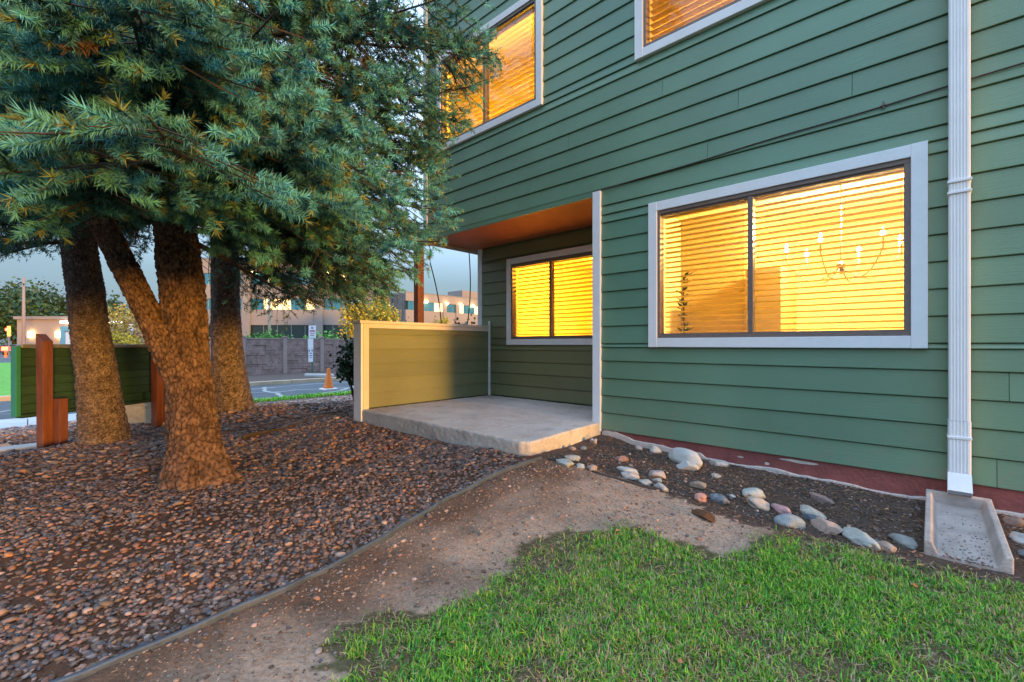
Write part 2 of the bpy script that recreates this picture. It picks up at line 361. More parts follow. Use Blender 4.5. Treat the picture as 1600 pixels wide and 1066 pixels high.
sheet('far_street', -62, -48, -60, 60, ROADZ+.02, M['asphalt'], h=.3)
sheet('parking_lot', -140, -62.01, -90, 90, ROADZ+.03, M['asphalt'], h=.3)
sheet('office_lot', -48, -25.01, 1.2, 120, ROADZ+.02, M['asphalt'], h=.3)
# sealed cracks in the asphalt
rr = random.Random(5)
for (x, y, n, dx, dy) in ((-11.9, 1.5, 16, -.12, .55), (-14.2, .5, 22, .03, .5), (-15.6, 3, 14, -.02, .6), (-12.5, 4.5, 10, -.45, .1), (-13.2, 6.5, 8, -.4, .3), (-12.4, -1, 14, -.3, .28), (-12.2, 5.2, 9, -.2, .35)):
    b_ = MB(); px_, py_ = x, y; P = []
    for k in range(n):
        P.append((px_, py_)); px_ += dx+rr.uniform(-.22, .22); py_ += dy+rr.uniform(-.2, .2)
    for k in range(n-1):
        a = Vector(P[k]); c = Vector(P[k+1]); nn = Vector((-(c-a).y, (c-a).x)).normalized()*rr.uniform(.03, .07)
        s0 = len(b_.v); z = ROADZ+.004+k*.00005
        b_.v += [(*(a-nn), z), (*(c-nn), z), (*(c+nn), z), (*(a+nn), z)]; b_.f.append((s0, s0+1, s0+2, s0+3))
    tag(b_.build('road_crack', M['crack']), kind='structure')
# short landscape edging slab beside the sign
b_ = MB().box(-7.08, -6.84, -3, .12, -.05, .035)
tag(b_.build('concrete_edging_strip', M['walk'], bevel=.015), kind='structure')

# ---------------------------------------------------------------- patio slab
b_ = MB(); base = [(-5.17, 2.83), (-4.3, 2.825), (-3.4, 2.815), (-2.62, 2.80), (-2.50, 2.805), (-2.43, 2.86), (-2.425, 2.95), (-2.47, 3.4), (-2.5, 4.07), (-2.5, 5.05), (-5.17, 5.05)]
b_.prism(base, .10, .285)
o = b_.build('patio_slab', M['concrete'], bevel=.012)
sb = o.modifiers.new('cut', 'REMESH'); sb.mode = 'VOXEL'; sb.voxel_size = .014
tx = bpy.data.textures.new('chips', 'CLOUDS'); tx.noise_scale = .05; tx.noise_depth = 3
dm = o.modifiers.new('chip', 'DISPLACE'); dm.texture = tx; dm.strength = .011; dm.mid_level = .55; dm.texture_coords = 'LOCAL'
tag(o, kind='structure')
# concrete slab stains handled by its material; slab joint strip
m, t, b = shader('patio_concrete'); o.data.materials[0] = m; N, L = t.nodes, t.links
tc = N.new('ShaderNodeTexCoord')
def noise(sc, det=6, ro=.6, src=None):
    n = N.new('ShaderNodeTexNoise'); n.inputs['Scale'].default_value = sc; n.inputs['Detail'].default_value = det; n.inputs['Roughness'].default_value = ro; L.new(src or tc.outputs['Object'], n.inputs[0]); return n
def ramp(n, p0, p1, c0, c1):
    r = N.new('ShaderNodeValToRGB'); r.color_ramp.elements[0].position = p0; r.color_ramp.elements[1].position = p1; r.color_ramp.elements[0].color = (*c0, 1); r.color_ramp.elements[1].color = (*c1, 1); L.new(n.outputs[0], r.inputs[0]); return r
a = ramp(noise(1.4), .35, .7, (.48, .42, .38), (.64, .58, .54)); c = ramp(noise(4.5, 8, .7), .5, .75, (1, 1, 1), (.62, .56, .52)); d = ramp(noise(60, 3), .3, .7, (.88, .88, .88), (1.1, 1.1, 1.1))
q = N.new('ShaderNodeMix'); q.data_type = 'RGBA'; q.blend_type = 'MULTIPLY'; q.inputs[0].default_value = 1; L.new(a.outputs[0], q.inputs['A']); L.new(c.outputs[0], q.inputs['B'])
q2 = N.new('ShaderNodeMix'); q2.data_type = 'RGBA'; q2.blend_type = 'MULTIPLY'; q2.inputs[0].default_value = 1; L.new(q.outputs['Result'], q2.inputs['A']); L.new(d.outputs[0], q2.inputs['B']); L.new(q2.outputs['Result'], b.inputs['Base Color'])
b.inputs['Roughness'].default_value = .85
bp = N.new('ShaderNodeBump'); bp.inputs['Strength'].default_value = .5; bp.inputs['Distance'].default_value = .006; L.new(noise(45, 6).outputs[0], bp.inputs['Height']); L.new(bp.outputs[0], b.inputs['Normal'])

# ---------------------------------------------------------------- the house
FY = 4.08; RY = 5.06; XL = -5.56; XR = 5.0; ZB = .215; EXP = .179; ZT = 6.7; SOF = 2.66
house = empty('house', (-.3, FY, .1), 'two storey green clapboard house with white trim and lit windows', 'house')
def part(mb, name, m, par=None, **k):
    par = par or house
    o = mb.build(name, m, None, **k)
    w = Vector((0, 0, 0)); p = par
    while p is not None: w += p.location; p = p.parent
    o.location = o.location-w; o.parent = par
    return o
LOW = (-1.957, .008, 1.072, 2.447); UPR = (-2.10, -.10, 3.88, 5.26); UPL = (-5.23, -3.27, 3.88, 5.26); REC = (-4.76, -2.75, 1.09, 2.41)
HOLES = [LOW, UPR, UPL, (XL-.5, -2.5, -1, SOF)]
# structural core round the openings (front)
def wall_core(x0, x1, z0, z1, y0, y1, holes, name='wall'):
    xs_ = sorted({x0, x1, *[min(max(h[0]+.06, x0), x1) for h in holes], *[min(max(h[1]-.06, x0), x1) for h in holes]})
    b_ = MB()
    for a_, c_ in zip(xs_[:-1], xs_[1:]):
        if c_-a_ < 1e-4: continue
        mid = (a_+c_)/2; segs = [(z0, z1)]
        for h in holes:
            if h[0]+.06 < mid < h[1]-.06:
                ns = []
                for s0, s1 in segs:
                    if h[2]+.06 > s0: ns.append((s0, min(s1, h[2]+.06)))
                    if h[3]-.06 < s1: ns.append((max(s0, h[3]-.06), s1))
                segs = [s for s in ns if s[1]-s[0] > 1e-3]
        for s0, s1 in segs: b_.box(a_, c_, y0, y1, s0, s1)
    return part(b_, name, M['core'])
wall_core(XL+.003, XR, SOF+.02, ZT, FY+.012, FY+.16, [UPR, UPL])
wall_core(-2.5, XR, .05, SOF+.02, FY+.012, FY+.16, [LOW])
wall_core(-5.43, -2.5, .1, SOF+.02, RY+.012, RY+.16, [REC])
b_ = MB().box(-2.5, -2.44, FY+.16, RY+.16, .1, SOF).box(XL+.003, XL+.1, FY+.16, 12, SOF+.02, ZT).box(-5.43, -5.33, RY+.16, 12, .1, SOF+.02)
b_.box(XL-.3, XR+.3, FY-.4, 12.3, ZT+.001, ZT+.25).box(XR-.1, XR, FY+.16, 12, .05, ZT).box(XL, XR, 12.001, 12.2, .05, ZT)
part(b_, 'wall', M['siding'])
def board(x0, x1, z, ztop, y, mtl, side=None):
    b_ = MB(); g_ = .0015
    # lap profile: bottom edge stands proud, top tucked in
    pr = [(y+.010, z), (y-.017, z), (y-.0175, z+.004), (y-.004, ztop-.009), (y+.006, ztop-.006), (y+.006, ztop+.012), (y+.010, ztop+.012)]
    n = len(pr)
    b_.v = [(x0+g_, p[0], p[1]) for p in pr]+[(x1-g_, p[0], p[1]) for p in pr]
    b_.f = [tuple(range(n)), tuple(reversed(range(n, 2*n)))]+[(i, n+i, n+(i+1) % n, (i+1) % n) for i in range(n)]
    b_.f = [tuple(reversed(f)) for f in b_.f]
    return part(b_, 'siding_board', mtl)
rj = random.Random(4)
def clad(x0, x1, z0, z1, y, holes, mtl, trims=(), joints=True):
    k = 0; z = z0
    while z < z1-.01:
        zt = min(z+EXP, z1); segs = [(x0, x1)]
        cuts = []
        for h in holes:
            if h[2] < zt-.001 and h[3] > z+.001:
                full = h[2] <= z+.001 and h[3] >= zt-.001
                cuts.append((h, full))
        # split in z where a hole edge falls inside this course
        zz = sorted({z, zt, *[v for h, f_ in cuts if not f_ for v in (h[2], h[3]) if z+.004 < v < zt-.004]})
        for s0, s1 in zip(zz[:-1], zz[1:]):
            seg = [(x0, x1)]
            for h, f_ in cuts:
                if h[2] < s1-.001 and h[3] > s0+.001:
                    ns = []
                    for a_, c_ in seg:
                        if h[0] > a_: ns.append((a_, min(c_, h[0])))
                        if h[1] < c_: ns.append((max(a_, h[1]), c_))
                    seg = [q_ for q_ in ns if q_[1]-q_[0] > .01]
            for a_, c_ in seg:
                pts = [a_]
                if joints and len(zz) == 2:
                    p = x0-rj.uniform(0, 3.6)
                    while p < c_:
                        p += 3.66
                        if a_+.25 < p < c_-.25 and rj.random() < .6: pts.append(p)
                pts.append(c_)
                for i_ in range(len(pts)-1): board(pts[i_], pts[i_+1], s0, s1 if s1 < zt-.002 else zt, y, mtl)
        z = zt; k += 1
DSX = (.10, .205)
clad(-2.49, XR, ZB, SOF+.06, FY, [LOW], M['siding'])
clad(XL, XR, SOF+.06, ZT, FY, [UPR, UPL], M['siding'])
b_ = MB().box(XL, -2.59, FY-.014, FY+.011, SOF, SOF+.058); part(b_, 'siding_board', M['siding'])
clad(-5.34, -2.502, .30, SOF-.002, RY, [REC], M['olive'], joints=False)
# soffit boards over the patio
for i in range(6):
    b_ = MB().box(XL+.003+i*.51, XL+.003+i*.51+.507, FY+.014, RY+.01, SOF+.002, SOF+.016); part(b_, 'soffit_board', M['soffit'])
b_ = MB().box(XL+.005, -5.445, RY-.05, RY+.02, SOF-.0, SOF+.0015)
# recess trims
part(MB().box(-2.585, -2.492, FY-.038, FY+.03, .19, 2.70), 'corner_trim', M['white'], bevel=.003)
part(MB().box(-2.585, -2.562, FY+.031, FY+.10, .285, SOF), 'corner_trim', M['white'], bevel=.003)
part(MB().box(-5.445, -5.342, RY-.012, RY+.04, 1.41, SOF), 'corner_trim', M['white'], bevel=.003)
part(MB().box(-5.165, -5.135, RY-.04, RY-.018, .285, 1.47), 'corner_trim', M['white'], bevel=.002)
part(MB().box(XL-.012, XL+.08, FY-.03, FY-.0165, SOF+.002, ZT), 'corner_trim', M['white'], bevel=.002)
part(MB().box(XL-.02, XL-.001, FY-.02, 12, SOF-.05, SOF+.14), 'corner_trim', M['cap'], bevel=.002)
# painted foundation and the uneven mortar line along the soil
part(MB().box(-2.49, XR, FY+.0, FY+.13, -.1, ZB+.01), 'foundation', M['redconc'])
rf = random.Random(8); b_ = MB(); X_ = np.arange(-2.48, 2.2, .05); top = []
for i, x in enumerate(X_):
    h = .014+.007*math.sin(x*5.1)+.006*math.sin(x*13+1)+rf.uniform(-.004, .004)
    if -2.5 < x < -1.45: h += .03
    top.append(g1(x, 4.0)+max(h, .004))
for i in range(len(X_)-1):
    n = len(b_.v); x0, x1 = X_[i], X_[i+1]
    b_.v += [(x0, FY-.02, -.1), (x1, FY-.02, -.1), (x1, FY-.018, top[i+1]-.006), (x0, FY-.018, top[i]-.006), (x1, FY-.0005, top[i+1]), (x0, FY-.0005, top[i])]
    b_.f += [(n, n+1, n+2, n+3), (n+3, n+2, n+4, n+5)]
part(b_, 'mortar_skirt', M['mortar'])
for (x, z, w, h) in ((-.72, .185, .30, .03), (-1.15, .15, .06, .02), (.62, .17, .1, .02), (-.95, .13, .04, .03)):   # flaked paint
    b_ = MB(); P = [(x+w/2*math.cos(a)*(.7+.3*rf.random()), z+h/2*math.sin(a)*(.6+.4*rf.random())) for a in np.linspace(0, 2*math.pi, 13)[:-1]]
    b_.v = [(p[0], FY-.0025, p[1]) for p in P]; b_.f = [tuple(range(len(P)))]; part(b_, 'bare_patch', M['mortar'])

# windows
def window(h, y, mull, lab, tilt, sp, tw=.085, cords=(), right_full=True):
    x0, x1, z0, z1 = h; cx = (x0+x1)/2; cz = (z0+z1)/2
    w = bpy.data.objects.new('window', None); COL.objects.link(w); w.parent = house; w.location = Vector((cx, y, z0))-house.location; w['label'] = lab
    p = lambda mb, n, mm, **k: part(mb, n, mm, w, **k)
    yo = y-.045
    p(MB().box(x0, x0+tw, yo, y+.012, z0, z1), 'trim_board', M['white'], bevel=.003)
    p(MB().box(x1-tw, x1, yo, y+.012, z0, z1), 'trim_board', M['white'], bevel=.003)
    p(MB().box(x0+tw, x1-tw, yo+.002, y+.012, z1-tw, z1-.001), 'trim_board', M['white'], bevel=.003)
    p(MB().box(x0+tw, x1-tw, yo+.002, y+.012, z0+.001, z0+tw), 'trim_board', M['white'], bevel=.003)
    a, c, d, e = x0+tw, x1-tw, z0+tw, z1-tw; fw = .036; yf = y-.030
    # aluminium frame: head, sill, jambs, mullion
    p(MB().box(a, c, yf, y+.06, d, d+.03).box(a, c, yf, y+.06, e-.034, e).box(a, a+.026, yf+.001, y+.059, d+.03, e-.034).box(c-fw, c, yf+.001, y+.059, d+.03, e-.034), 'window_frame', M['bronze'], bevel=.003)
    p(MB().box(a+.026, c-fw, yf+.014, y+.05, e-.052, e-.0345), 'sash_rail', M['bronze'], bevel=.002)
    p(MB().box(a+.026, c-fw, yf+.014, y+.05, d+.0305, d+.044), 'sash_rail', M['bronze'], bevel=.002)
    p(MB().box(mull-.02, mull+.02, yf+.006, y+.055, d+.031, e-.035), 'mullion', M['bronze'], bevel=.003)
    p(MB().box(a+.0265, mull-.0205, y+.02, y+.024, d+.045, e-.053), 'pane', M['glass'])
    p(MB().box(mull+.0205, c-fw-.001, y+.006, y+.010, d+.045, e-.053), 'pane', M['glass'])
    # jamb linings behind the glass
    p(MB().box(a-.02, a, y+.06, y+.165, d-.02, e+.02).box(c, c+.02, y+.06, y+.165, d-.02, e+.02).box(a, c, y+.06, y+.165, d-.02, d).box(a, c, y+.06, y+.165, e, e+.02), 'jamb_lining', M['roomwall'])
    yb = y+.115
    p(MB().box(a+.012, c-.012, yb-.025, yb+.02, e-.05, e-.004), 'head_rail', M['slat'])
    hw = sp*.56; me = None; z = d+.012
    i = 0
    while z < e-.06:
        if me is None:
            b_ = MB(); L_ = (c-a-.03)/2; pr = []
            for s in (-1, -.33, .33, 1):
                u_ = s*hw; bow = .003*(1-s*s)
                pr.append((u_*math.cos(tilt)-bow*math.sin(tilt), u_*math.sin(tilt)+bow*math.cos(tilt)))
            k = len(pr); th = .0022
            b_.v = [(sx*L_, q_[0], q_[1]+dz_) for sx in (-1, 1) for dz_ in (0, th) for q_ in pr]
            for j in range(k-1):
                b_.f += [(j, j+1, 2*k+j+1, 2*k+j), (k+j, 3*k+j, 3*k+j+1, k+j+1)]
            b_.f += [(0, 2*k, 3*k, k), (k-1, 2*k-1, 4*k-1, 3*k-1)]
            o = p(b_, 'blind_slat', M['slat']); me = o.data; o.location = (0, yb-y, z-z0)
        else:
            inst('blind_slat', me, (0, yb-y, z-z0), (rf.uniform(-.03, .03), rf.uniform(-.0015, .0015), 0), parent=w)
        z += sp; i += 1
    for cxx in cords:
        p(MB().sweep([(cxx, yb-.028, d+.01), (cxx, yb-.028, e-.03)], .0012, 5), 'ladder_cord', M['slat'])
    return w
window(LOW, FY, -.93-.14, 'wide lower window with pale blinds and chandelier behind', R(-8), .0475, cords=(-1.62, -.45, -.13))
window(REC, RY, -3.92, 'patio window with amber lit blinds', R(-12), .058, cords=(-4.45, -3.4))
window(UPL, FY, -4.25, 'upper left window with orange lit blinds', R(-2), .066, cords=(-4.9, -3.6))
window(UPR, FY, -1.1, 'upper right window with dim orange blinds', R(-2), .066, cords=(-1.8, -.4))
# rooms behind the windows
def room(x0, x1, y0, y1, z0, z1):
    b_ = MB().box(x0-.05, x0, y0, y1, z0, z1).box(x1, x1+.05, y0, y1, z0, z1).box(x0-.05, x1+.05, y1, y1+.05, z0, z1).box(x0-.05, x1+.05, y0-.0, y1+.05, z1, z1+.05).box(x0-.05, x1+.05, y0, y1+.05, z0-.05, z0)
    return part(b_, 'room_shell', M['roomwall'])
room(-2.40, 1.9, FY+.163, 7.6, .32, 2.74); room(-5.25, -2.50, RY+.163, 8.3, .32, 2.62)
room(-5.5, -2.85, FY+.163, 7.2, 3.0, 5.7); room(-2.7, 1.2, FY+.163, 7.2, 3.0, 5.7)
part(MB().box(-2.39, -1.62, 5.9, 6.0, .33, 2.73).box(-1.5, -1.15, 5.5, 6.3, .33, 1.95), 'room_partition', M['roomdark'])
part(MB().box(-1.14, 1.0, 7.1, 7.59, .33, 1.25).box(.2, 1.3, 7.25, 7.59, 1.7, 2.45), 'kitchen_cabinet', M['roomdark'], bevel=.01)
part(MB().box(-3.9, -3.2, 7.4, 8.29, .33, 2.35), 'room_partition', M['roomdark'])
def lamp(x, y, z, e, col=(1, .50, .085), rad=.09):
    l = bpy.data.lights.new('room_lamp', 'POINT'); l.energy = e; l.color = col; l.shadow_soft_size = rad
    o = bpy.data.objects.new('room_lamp', l); COL.objects.link(o); o.location = (x, y, z); return o
lamp(-.55, 5.45, 2.35, 260, (1, .66, .22)); lamp(-1.95, 6.9, 2.3, 60, (1, .55, .06)); lamp(-4.1, 6.3, 2.35, 230, (1, .52, .035)); lamp(-4.2, 5.4, 4.7, 230, (1, .56, .02)); lamp(-1.0, 5.7, 4.7, 110, (1, .50, .05))

# chandelier in the lower room
ch = empty('chandelier', (-.62, 5.45, 2.73), 'six armed candle chandelier glowing behind the blinds of the wide lower window', 'chandelier')
def cpart(mb, n, m_, **k):
    o = mb.build(n, m_, ch, **k); return o
cpart(MB().sweep([(0, 0, 0), (0, 0, -.85)], .008, 6), 'stem', M['bronze'])
cpart(MB().lathe([(.01, -.80), (.04, -.84), (.025, -.9), (.01, -.94)]), 'hub', M['bronze'])
for i in range(6):
    a = i*math.pi/3+.3; r0 = .46; ca, sa = math.cos(a), math.sin(a)
    arm = cpart(MB().sweep([(ca*r0*t_, sa*r0*t_, -.86-.16*math.sin(t_*math.pi*.85)+.16*t_**3) for t_ in np.linspace(0, 1, 12)], .006, 6), 'arm', M['bronze'])
    cd_ = cpart(MB().lathe([(.012, 0), (.012, .09)], (ca*r0, sa*r0, -.77), 8), 'candle', M['roomwall'])
    bb = MB().lathe([(.006, 0), (.017, .02), (.02, .035), (.012, .06), (.002, .085)], (ca*r0, sa*r0, -.68), 10)  .build('bulb', M['bulb'], ch, smooth=True)
# tall houseplant silhouette
hp = empty('houseplant', (-1.80, 4.50, .33), 'tall thin leafy houseplant at the left of the wide lower window', 'plant')
MB().lathe([(.10, 0), (.13, .25), (.11, .25), (.1, .2)], seg=14).build('pot', M['roomdark'], hp)
MB().sweep([(0, 0, .2), (.01, 0, .8), (-.01, .01, 1.35)], .008, 6).build('stem', M['wood'], hp)
b_ = MB()
for i in range(64):
    z = random.uniform(.75, 1.45); a = random.uniform(0, 6.28); l = random.uniform(.07, .15); c0 = Vector((0, 0, z)); d_ = Vector((math.cos(a), math.sin(a), .4)); s_ = d_.cross(Vector((0, 0, 1))).normalized()*.018
    n = len(b_.v); b_.v += [tuple(c0), tuple(c0+d_*l*.5+s_), tuple(c0+d_*l), tuple(c0+d_*l*.5-s_)]; b_.f.append((n, n+1, n+2, n+3))
b_.build('foliage', M['signgreen'], hp)

# ---------------------------------------------------------------- half wall beside the patio
hwall = empty('half_wall', (-5.25, 3.9, .13), 'low siding clad half wall with cream cap at the left of the patio', 'wall')
HX0, HX1, HY0, HY1, HZ = -5.335, -5.175, 2.835, 5.045, 1.36
def hpart(mb, n, m_, **k):
    o = mb.build(n, m_, None, **k); o.location = Vector(o.location)-hwall.location; o.parent = hwall; return o
hpart(MB().box(HX0+.012, HX1-.012, HY0+.01, HY1, .10, HZ-.005), 'wall_core', M['core'])
z = .298; i = 0
while z < HZ-.02:
    zt = min(z+.185, HZ)
    for sgn, xf in ((1, HX1), (-1, HX0)):
        b_ = MB(); pr = [(xf-sgn*.012, z), (xf+sgn*.012, z), (xf+sgn*.012, z+.004), (xf, zt+.01), (xf-sgn*.012, zt+.01)]
        if zt+.01 > HZ: pr[3] = (xf, HZ-.001); pr[4] = (xf-sgn*.012, HZ-.001)
        ya, yb_ = HY0+.075, HY1-.002
        b_.v = [(p[0], ya, p[1]) for p in pr]+[(p[0], yb_, p[1]) for p in pr]; n = 5
        b_.f = [tuple(range(n)), tuple(reversed(range(n, 2*n)))]+[(i_, (i_+1) % n, n+(i_+1) % n, n+i_) for i_ in range(n)]
        hpart(b_, 'siding_board', M['olive'])
    z += .185
hpart(MB().box(HX0-.012, HX1+.012, HY0-.02, HY0+.008, .13, HZ), 'end_trim', M['white'], bevel=.003)
hpart(MB().box(HX1+.001, HX1+.02, HY0+.0085, HY0+.085, .28, HZ), 'end_trim', M['cap'], bevel=.003)
hpart(MB().box(HX0-.02, HX0-.001, HY0+.0085, HY0+.085, .1, HZ), 'end_trim', M['white'], bevel=.003)
hpart(MB().box(HX1+.0015, HX1+.018, HY0+.086, HY1-.03, HZ-.055, HZ), 'cap_moulding', M['cap'], bevel=.003)
hpart(MB().box(HX0-.03, HX1+.03, HY0-.04, HY1, HZ+.001, HZ+.038), 'cap_board', M['cap'], bevel=.004)
# rust coloured post holding the overhang
post = empty('porch_post', (-5.61, 4.0, .1), 'square rust brown post rising behind the half wall to the overhang corner', 'post')
MB().box(-.055, .055, -.055, .055, -.1, SOF-.155).build('shaft', M['brownpost'], post, bevel=.005)
MB().box(-.075, .075, -.075, .075, SOF-.154, SOF-.105).build('bracket', M['bronze'], post, bevel=.004)
# two drooping cables outside the opening
for (r0, f0, z0, r1, f1, z1, lab) in ((-1.30, 7.1, 2.40, -1.14, 7.3, 1.1, 'thin bowed cable hanging just right of the porch post'), (-.73, 7.6, 2.68, -.79, 7.6, 1.2, 'thin dark cable hanging near the corner trim of the patio opening')):
    a = Vector((*yard(r0, f0), z0)); c = Vector((*yard(r1, f1), z1)); P = []
    for t_ in np.linspace(0, 1, 14):
        p = a.lerp(c, t_); p += Vector((RT[0], RT[1], 0))*.05*math.sin(math.pi*t_); P.append(p)
    tag(MB().sweep(P, .009, 6).build('hanging_cable', M['cable'], smooth=True), lab, 'cable')

# ---------------------------------------------------------------- cable stapled along the siding
P = [(x, FY-.024, 2.702+(x+2.49)*.028+.004*math.sin(x*5)) for x in np.linspace(-2.49, 4.9, 60)]
tag(MB().sweep(P, .0055, 6).build('siding_cable', M['cable'], smooth=True), 'thin brown cable running along the siding above the wide window', 'cable')
tag(MB().sweep([(-.22, FY-.03, 2.79), (-.22, FY-.03, 2.745)], .006, 6).box(-.232, -.208, FY-.04, FY-.018, 2.762, 2.774).build('cable_clip', M['bronze']), 'small dark clip holding the cable above the wide window', 'clip')

# ---------------------------------------------------------------- downspout
ds = empty('downspout', (.152, 4.0, .15), 'white ribbed metal downspout running down the green siding to the splash block', 'downspout')
def ribbed(cx, y0, y1, w, z0, z1, n=5, rib=.0018):
    pts = [(-w/2, y1), (-w/2, y0+.008), (-w/2+.004, y0+.002)]
    for k in range(n):
        a = -w/2+.012+(w-.024)*k/n; s_ = (w-.024)/n
        pts += [(a, y0), (a+s_*.25, y0+rib), (a+s_*.55, y0+rib), (a+s_*.8, y0)]
    pts += [(w/2-.004, y0+.002), (w/2, y0+.008), (w/2, y1)]
    b_ = MB(); pts = [(p[0]+cx, p[1]) for p in pts]; b_.prism(pts, z0, z1); return b_
ribbed(0, -.045, .045, .098, .47, ZT-.15).build('pipe', M['white'], ds)
ribbed(0, -.048, .042, .104, .13, .468).build('pipe', M['white'], ds)
for z_ in (1.97, .36, 1.90):
    MB().box(-.055, .055, -.053, .05, z_-.004, z_+.012).build('coupling', M['white'], ds, bevel=.002)
# kicked out outlet, open at the end
b_ = MB(); w = .053
A = [(-w, .045, .135), (w, .045, .135), (w, -.052, .145), (-w, -.052, .145)]
B = [(-w-.002, -.03, -.005), (w+.002, -.03, -.005), (w+.002, -.115, .045), (-w-.002, -.115, .045)]
b_.v = A+B+[(v[0]*.93, v[1]+(.003 if v[1] < -.05 else -.003), v[2]+.002) for v in B]+[(v[0]*.93, v[1]*.9, v[2]-.002) for v in A]
for k in range(4):
    j = (k+1) % 4; b_.f += [(k, j, 4+j, 4+k), (4+k, 4+j, 8+j, 8+k), (8+k, 8+j, 12+j, 12+k)]
b_.build('outlet', M['white'], ds)

# ---------------------------------------------------------------- splash block
sb_ = empty('splash_block', (.145, 3.5, .03), 'grey concrete splash block under the downspout, full of grit', 'splash block')
b_ = MB(); prof = lambda y: (.150+.004*(3.98-y)/1, .03+.04*(y-3.03)/.95)
secs = []
for y in np.linspace(3.11, 3.96, 8):
    hw_ = .148; zb = .015+.05*(y-3.03)/.93; h = .085; tw_ = .034
    secs.append([(-hw_, zb-.06), (-hw_, zb+h), (-hw_+tw_*.8, zb+h), (-hw_+tw_*1.5, zb+.022), (hw_-tw_*1.5, zb+.022), (hw_-tw_*.8, zb+h), (hw_, zb+h), (hw_, zb-.06)])
    b_.v += [(p[0]*(1+.05*(3.96-y)), y-3.5, p[1]-.03+ (.004 if 0 else 0)) for p in secs[-1]]
n = 8
for i in range(7):
    for k in range(n):
        a = i*n+k; c = i*n+(k+1) % n; b_.f.append((a, a+n, c+n, c))
b_.f += [tuple(range(n)), tuple(reversed(range(7*n, 8*n)))]
M['trough'] = mat('dusty_pinkish_concrete', (.46, .38, .35), .9, .25, 7, .6, 90)
b_.build('trough', M['trough'], sb_, bevel=.006)
MB().box(-.148, .148, .461, .50, -.03, .125).build('back_lip', M['trough'], sb_, bevel=.008)

# ---------------------------------------------------------------- stones along the wall bed
def stone_mesh(seed, kind):
    r = np.random.default_rng(seed); import bmesh
    bm = bmesh.new(); bmesh.ops.create_icosphere(bm, subdivisions=4 if kind != 'chip' else 3, radius=1)
    V = np.array([v.co[:] for v in bm.verts]); off = r.uniform(0, 50, 3)
    if kind == 'rough': d = .75+.55*vnoise(V*1.7+off, seed)+.15*vnoise(V*5+off, seed)
    else: d = .66+.62*vnoise(V*1.35+off, seed)+.09*vnoise(V*3.3+off, seed)
    V = V*d[:, None]
    for k in range(3 if kind == 'rough' else 0):
        nn = r.normal(size=3); nn /= np.linalg.norm(nn); s = V@nn; lim = r.uniform(.6, .8); V -= np.outer(np.maximum(s-lim, 0), nn)
    for v, c in zip(bm.verts, V): v.co = c
    me = bpy.data.meshes.new('stone'); bm.to_mesh(me); bm.free(); me.polygons.foreach_set('use_smooth', [True]*len(me.polygons)); return me
SM = {}
def stone_mat(c1, c2):
    k = (c1, c2)
    if k not in SM: SM[k] = mat('stone_surface', tuple(v*.86 for v in c1), .75, 0, 3.4, .7, 16, col2=c2)
    return SM[k]
W_ = (.62, .58, .55); PK = (.50, .33, .30); GR = (.28, .30, .29); TN = (.45, .36, .28); BL = (.22, .28, .33); BR = (.25, .15, .12); PG = (.42, .45, .40); DK = (.09, .10, .13)
